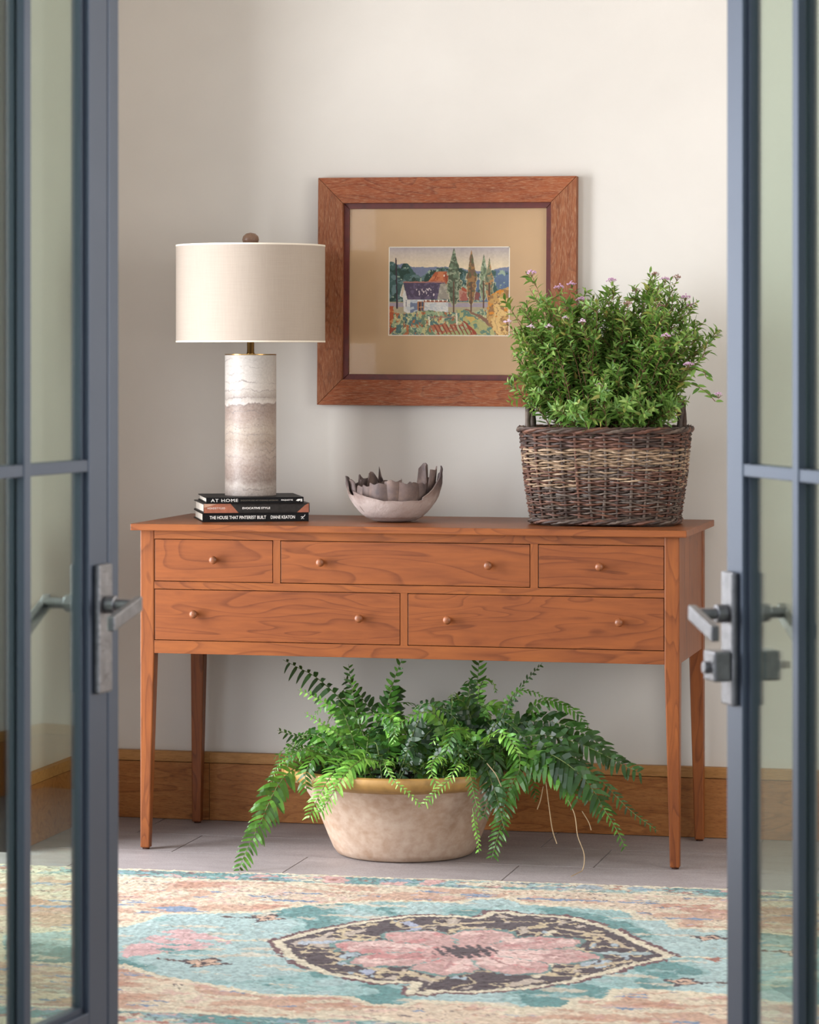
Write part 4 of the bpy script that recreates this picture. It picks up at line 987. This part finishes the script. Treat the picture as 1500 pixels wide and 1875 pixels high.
def catmull(P, n):
    Q = [P[0]*2-P[1]]+list(P)+[P[-1]*2-P[-2]]; out = []
    for i in range(1, len(Q)-2):
        for k in range(n):
            t_ = k/n; a, b, c_, d_ = Q[i-1], Q[i], Q[i+1], Q[i+2]
            out.append((b*2+(c_-a)*t_+(a*2-b*5+c_*4-d_)*t_*t_+(b*3-a-c_*3+d_)*t_*t_*t_)*.5)
    out.append(P[-1]); return out
def frond(P, wid, mat, r, n_pin=None, nrm=None, t0=.10, droop=.28, prof=None, spacing=.0105, pw=.32, twist=0):
    path = catmull(P, 8); L = sum((path[i+1]-path[i]).length for i in range(len(path)-1)); mb = MB()
    mb.tube(path, [.0016*(1-.7*i/(len(path)-1)) for i in range(len(path))], 5, m=1)
    cum_ = [0]
    for i in range(len(path)-1): cum_.append(cum_[-1]+(path[i+1]-path[i]).length)
    n = int(L*(1-t0)/spacing)
    N0 = nrm or Vector((0, -.75, .66))
    for i in range(n):
        t_ = t0+(1-t0)*i/n; s_ = t_*L; k = max(0, min(len(path)-2, int(np.searchsorted(cum_, s_))-1)); f = (s_-cum_[k])/max(1e-6, cum_[k+1]-cum_[k])
        p = path[k].lerp(path[k+1], f); tg = (path[min(k+2, len(path)-1)]-path[max(k-1, 0)]).normalized()
        nn = (N0+rv(r, .18)+Vector((twist*math.sin(t_*5), 0, 0))); nn = (nn-tg*nn.dot(tg)).normalized(); sd = tg.cross(nn)
        W_ = wid*(prof(t_) if prof else min(1, .45+2.2*(t_-t0))*(1-t_**2.6)**.8+.06)
        for sg in (-1, 1):
            l_ = W_*(.80+.34*r.random()); sick = r.uniform(-.05, .35); d_ = sd*sg+tg*(.32+.25*r.random())+nn*r.uniform(-.30, .34)
            d_.normalize(); w_ = max(l_*pw, .0035); pb = p+tg*(spacing*.4 if sg > 0 else 0)
            # six-station lance with rippled edge
            s2 = d_.cross(nn).normalized(); vs = []; st = ((0, .55), (.2, 1), (.45, 1.), (.7, .78), (.88, .48)); rp = r.uniform(0, 6)
            for j, (a, ww) in enumerate(st):
                c_ = pb+d_*(l_*a)+tg*(sick*l_*a*a)-Vector((0, 0, 1))*(droop*l_*a*a)+nn*(.05*l_*math.sin(rp+a*6)); hw_ = w_*ww*.5
                vs += [c_-s2*hw_+nn*(hw_*.35), c_+s2*hw_+nn*(hw_*.35*math.cos(rp))]
            vs.append(pb+d_*l_+tg*(sick*l_)-Vector((0, 0, 1))*(droop*l_))
            mb.add(vs, [(2*j, 2*j+1, 2*j+3, 2*j+2) for j in range(4)]+[(8, 9, 10)])
    mb.v = [(x-F0.x, y-F0.y, z-F0.z) for x, y, z in mb.v]
    mb.build('frond', [mat, M['frond_stem']], fern)
M['frond_stem'] = plain('frond_stem', '5c6a34', .6)
M['root'] = plain('pale_runner', 'a08a6a', .8)
R_ = random.Random(5)
def FR(pts, wid, mat, **k): frond([at(*p) for p in pts], wid, mat, R_, **k)
cam_n = Vector((.1, -.9, .35))
big = lambda t_: min(1, .35+t_*1.9)*(1-max(0, t_-.55)*1.15)
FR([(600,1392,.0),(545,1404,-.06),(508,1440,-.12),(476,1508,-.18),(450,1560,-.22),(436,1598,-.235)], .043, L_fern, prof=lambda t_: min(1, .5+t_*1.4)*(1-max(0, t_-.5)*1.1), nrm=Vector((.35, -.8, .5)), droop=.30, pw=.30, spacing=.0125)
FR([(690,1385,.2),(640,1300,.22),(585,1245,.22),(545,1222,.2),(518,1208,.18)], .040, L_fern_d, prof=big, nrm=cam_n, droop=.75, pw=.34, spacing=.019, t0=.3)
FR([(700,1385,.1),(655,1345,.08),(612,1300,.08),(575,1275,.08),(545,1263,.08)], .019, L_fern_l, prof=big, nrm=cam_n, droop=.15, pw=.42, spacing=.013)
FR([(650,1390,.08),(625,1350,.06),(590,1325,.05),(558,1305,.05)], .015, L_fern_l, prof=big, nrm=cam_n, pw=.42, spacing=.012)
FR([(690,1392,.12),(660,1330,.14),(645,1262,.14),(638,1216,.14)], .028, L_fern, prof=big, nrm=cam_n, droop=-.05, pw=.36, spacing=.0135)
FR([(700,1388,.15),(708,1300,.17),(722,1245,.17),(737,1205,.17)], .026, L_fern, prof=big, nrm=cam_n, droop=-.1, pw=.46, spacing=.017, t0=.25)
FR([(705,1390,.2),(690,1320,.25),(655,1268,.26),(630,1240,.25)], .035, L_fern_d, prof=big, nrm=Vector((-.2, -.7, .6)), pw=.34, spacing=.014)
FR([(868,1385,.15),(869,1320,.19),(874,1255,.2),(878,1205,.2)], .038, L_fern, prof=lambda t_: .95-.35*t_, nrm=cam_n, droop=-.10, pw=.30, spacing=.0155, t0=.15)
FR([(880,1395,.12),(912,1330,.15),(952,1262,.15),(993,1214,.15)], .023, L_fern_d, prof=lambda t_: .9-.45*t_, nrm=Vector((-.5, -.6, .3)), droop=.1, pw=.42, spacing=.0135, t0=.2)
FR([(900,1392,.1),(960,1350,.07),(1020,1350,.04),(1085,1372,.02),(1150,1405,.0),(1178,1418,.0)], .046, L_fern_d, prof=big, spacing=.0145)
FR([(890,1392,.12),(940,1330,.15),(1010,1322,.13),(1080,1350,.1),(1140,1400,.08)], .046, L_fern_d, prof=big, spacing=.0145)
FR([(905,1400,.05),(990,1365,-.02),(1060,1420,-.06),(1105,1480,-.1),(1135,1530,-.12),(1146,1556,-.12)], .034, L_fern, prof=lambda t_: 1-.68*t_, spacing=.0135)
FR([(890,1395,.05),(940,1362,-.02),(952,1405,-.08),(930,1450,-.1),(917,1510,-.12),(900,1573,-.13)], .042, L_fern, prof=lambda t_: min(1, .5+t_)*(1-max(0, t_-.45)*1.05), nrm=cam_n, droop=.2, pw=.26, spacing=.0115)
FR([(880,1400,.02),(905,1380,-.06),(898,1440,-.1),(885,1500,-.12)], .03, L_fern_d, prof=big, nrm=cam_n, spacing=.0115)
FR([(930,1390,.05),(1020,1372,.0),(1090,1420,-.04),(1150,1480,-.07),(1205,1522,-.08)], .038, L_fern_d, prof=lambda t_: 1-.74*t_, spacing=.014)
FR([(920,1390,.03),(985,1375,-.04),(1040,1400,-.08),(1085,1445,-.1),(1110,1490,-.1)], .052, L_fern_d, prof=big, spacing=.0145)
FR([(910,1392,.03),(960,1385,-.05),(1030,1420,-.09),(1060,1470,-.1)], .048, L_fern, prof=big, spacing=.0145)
FR([(640,1395,.05),(580,1368,.02),(525,1385,-.01),(500,1420,-.02),(492,1462,-.02)], .018, L_fern, prof=big, spacing=.010)
FR([(660,1395,.1),(600,1362,.1),(548,1350,.09),(508,1337,.08)], .032, L_fern_d, prof=big, nrm=Vector((0, -.4, .8)), spacing=.013)
FR([(660,1395,.0),(628,1395,-.12),(600,1430,-.18),(578,1470,-.2),(565,1500,-.2)], .036, L_fern_l, prof=big, nrm=cam_n, spacing=.0105, pw=.24)
FR([(700,1395,.0),(665,1390,-.12),(630,1420,-.18),(605,1460,-.2),(585,1490,-.2)], .034, L_fern_l, prof=big, nrm=cam_n, spacing=.0105, pw=.24)
FR([(620,1395,.02),(580,1385,-.1),(560,1415,-.14),(562,1450,-.15)], .034, L_fern, prof=big, nrm=Vector((0, -.5, .8)), spacing=.0115)
FR([(610,1395,.02),(570,1375,-.05),(540,1380,-.08),(520,1400,-.1)], .030, L_fern, prof=big, nrm=Vector((0, -.4, .9)), spacing=.0115)
FR([(720,1395,.0),(705,1398,-.16),(722,1430,-.2),(752,1455,-.21),(772,1478,-.21)], .022, L_fern_l, prof=lambda t_: 1-.7*t_, nrm=cam_n, spacing=.012, pw=.36)
FR([(850,1395,.0),(838,1400,-.16),(822,1428,-.2),(798,1450,-.21),(775,1474,-.21)], .024, L_fern_l, prof=lambda t_: 1-.5*t_, nrm=cam_n, spacing=.010, pw=.24)
FR([(860,1395,.0),(862,1420,-.16),(872,1470,-.2),(884,1500,-.2)], .018, L_fern, prof=big, nrm=cam_n, spacing=.011)
FR([(866,1480,-.2),(870,1510,-.2),(876,1540,-.2),(877,1562,-.2)], .008, L_fern_l, prof=lambda t_: 1, nrm=cam_n, spacing=.010, pw=.6)
FR([(820,1395,.0),(800,1385,-.14),(790,1410,-.2),(800,1440,-.21)], .022, L_fern_l, prof=big, nrm=cam_n, spacing=.011)
FR([(880,1390,.02),(900,1345,-.08),(930,1350,-.12),(950,1385,-.14)], .034, L_fern_l, prof=big, spacing=.0115, nrm=Vector((.1, -.6, .7)))
FR([(860,1390,.02),(850,1340,-.08),(830,1345,-.14),(815,1385,-.17)], .036, L_fern, prof=big, spacing=.0115)
for k in range(105):
    cx_ = R_.choice([R_.uniform(.50, .66), R_.uniform(.72, .90), R_.uniform(.5, .88)]); cyy = R_.uniform(poy-.14, poy+.16)
    b_ = Vector((cx_, cyy, .172)); a = R_.uniform(0, 2*PI); ln = R_.uniform(.10, .24); hgt = R_.uniform(.06, .24)*(1.15 if cx_ > .7 else 1)
    hx_, hy_ = math.cos(a)*ln, math.sin(a)*ln*.8
    if b_.y+hy_ > .40: hy_ = .40-b_.y
    e_ = b_+Vector((hx_, hy_, hgt*R_.uniform(-.35, 1.0))); 
    if e_.z > .455: e_.z = .455
    m_ = b_.lerp(e_, .5)+Vector((0, 0, hgt*.55)); lo = e_.z
    if e_.z < .24 and math.hypot(e_.x-pox, e_.y-poy) < .33: e_.z = .24
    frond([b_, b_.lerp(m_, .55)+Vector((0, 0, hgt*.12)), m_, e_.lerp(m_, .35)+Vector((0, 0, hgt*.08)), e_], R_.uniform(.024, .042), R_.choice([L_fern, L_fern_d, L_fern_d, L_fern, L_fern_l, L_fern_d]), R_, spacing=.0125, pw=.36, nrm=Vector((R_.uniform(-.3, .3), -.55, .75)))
for pts in ([(1000,1432,-.08),(1006,1480,-.08),(1012,1520,-.08),(1020,1545,-.08)], [(1032,1448,-.1),(1052,1490,-.1),(1058,1530,-.1),(1070,1565,-.1),(1066,1595,-.12),(1046,1610,-.2)], [(892,1398,-.1),(908,1418,-.12),(918,1440,-.12)], [(995,1440,-.07),(990,1465,-.07),(984,1482,-.07)], [(1066,1485,-.06),(1078,1505,-.06),(1083,1520,-.06)]):
    P = catmull([at(*p) for p in pts], 5); P = [p-F0 for p in P]; P = [Vector((p.x, p.y, max(p.z, .012-F0.z))) for p in P]
    MB().tube(P, .0012, 5).build('aerial_runner', M['root'], fern, smooth=True)
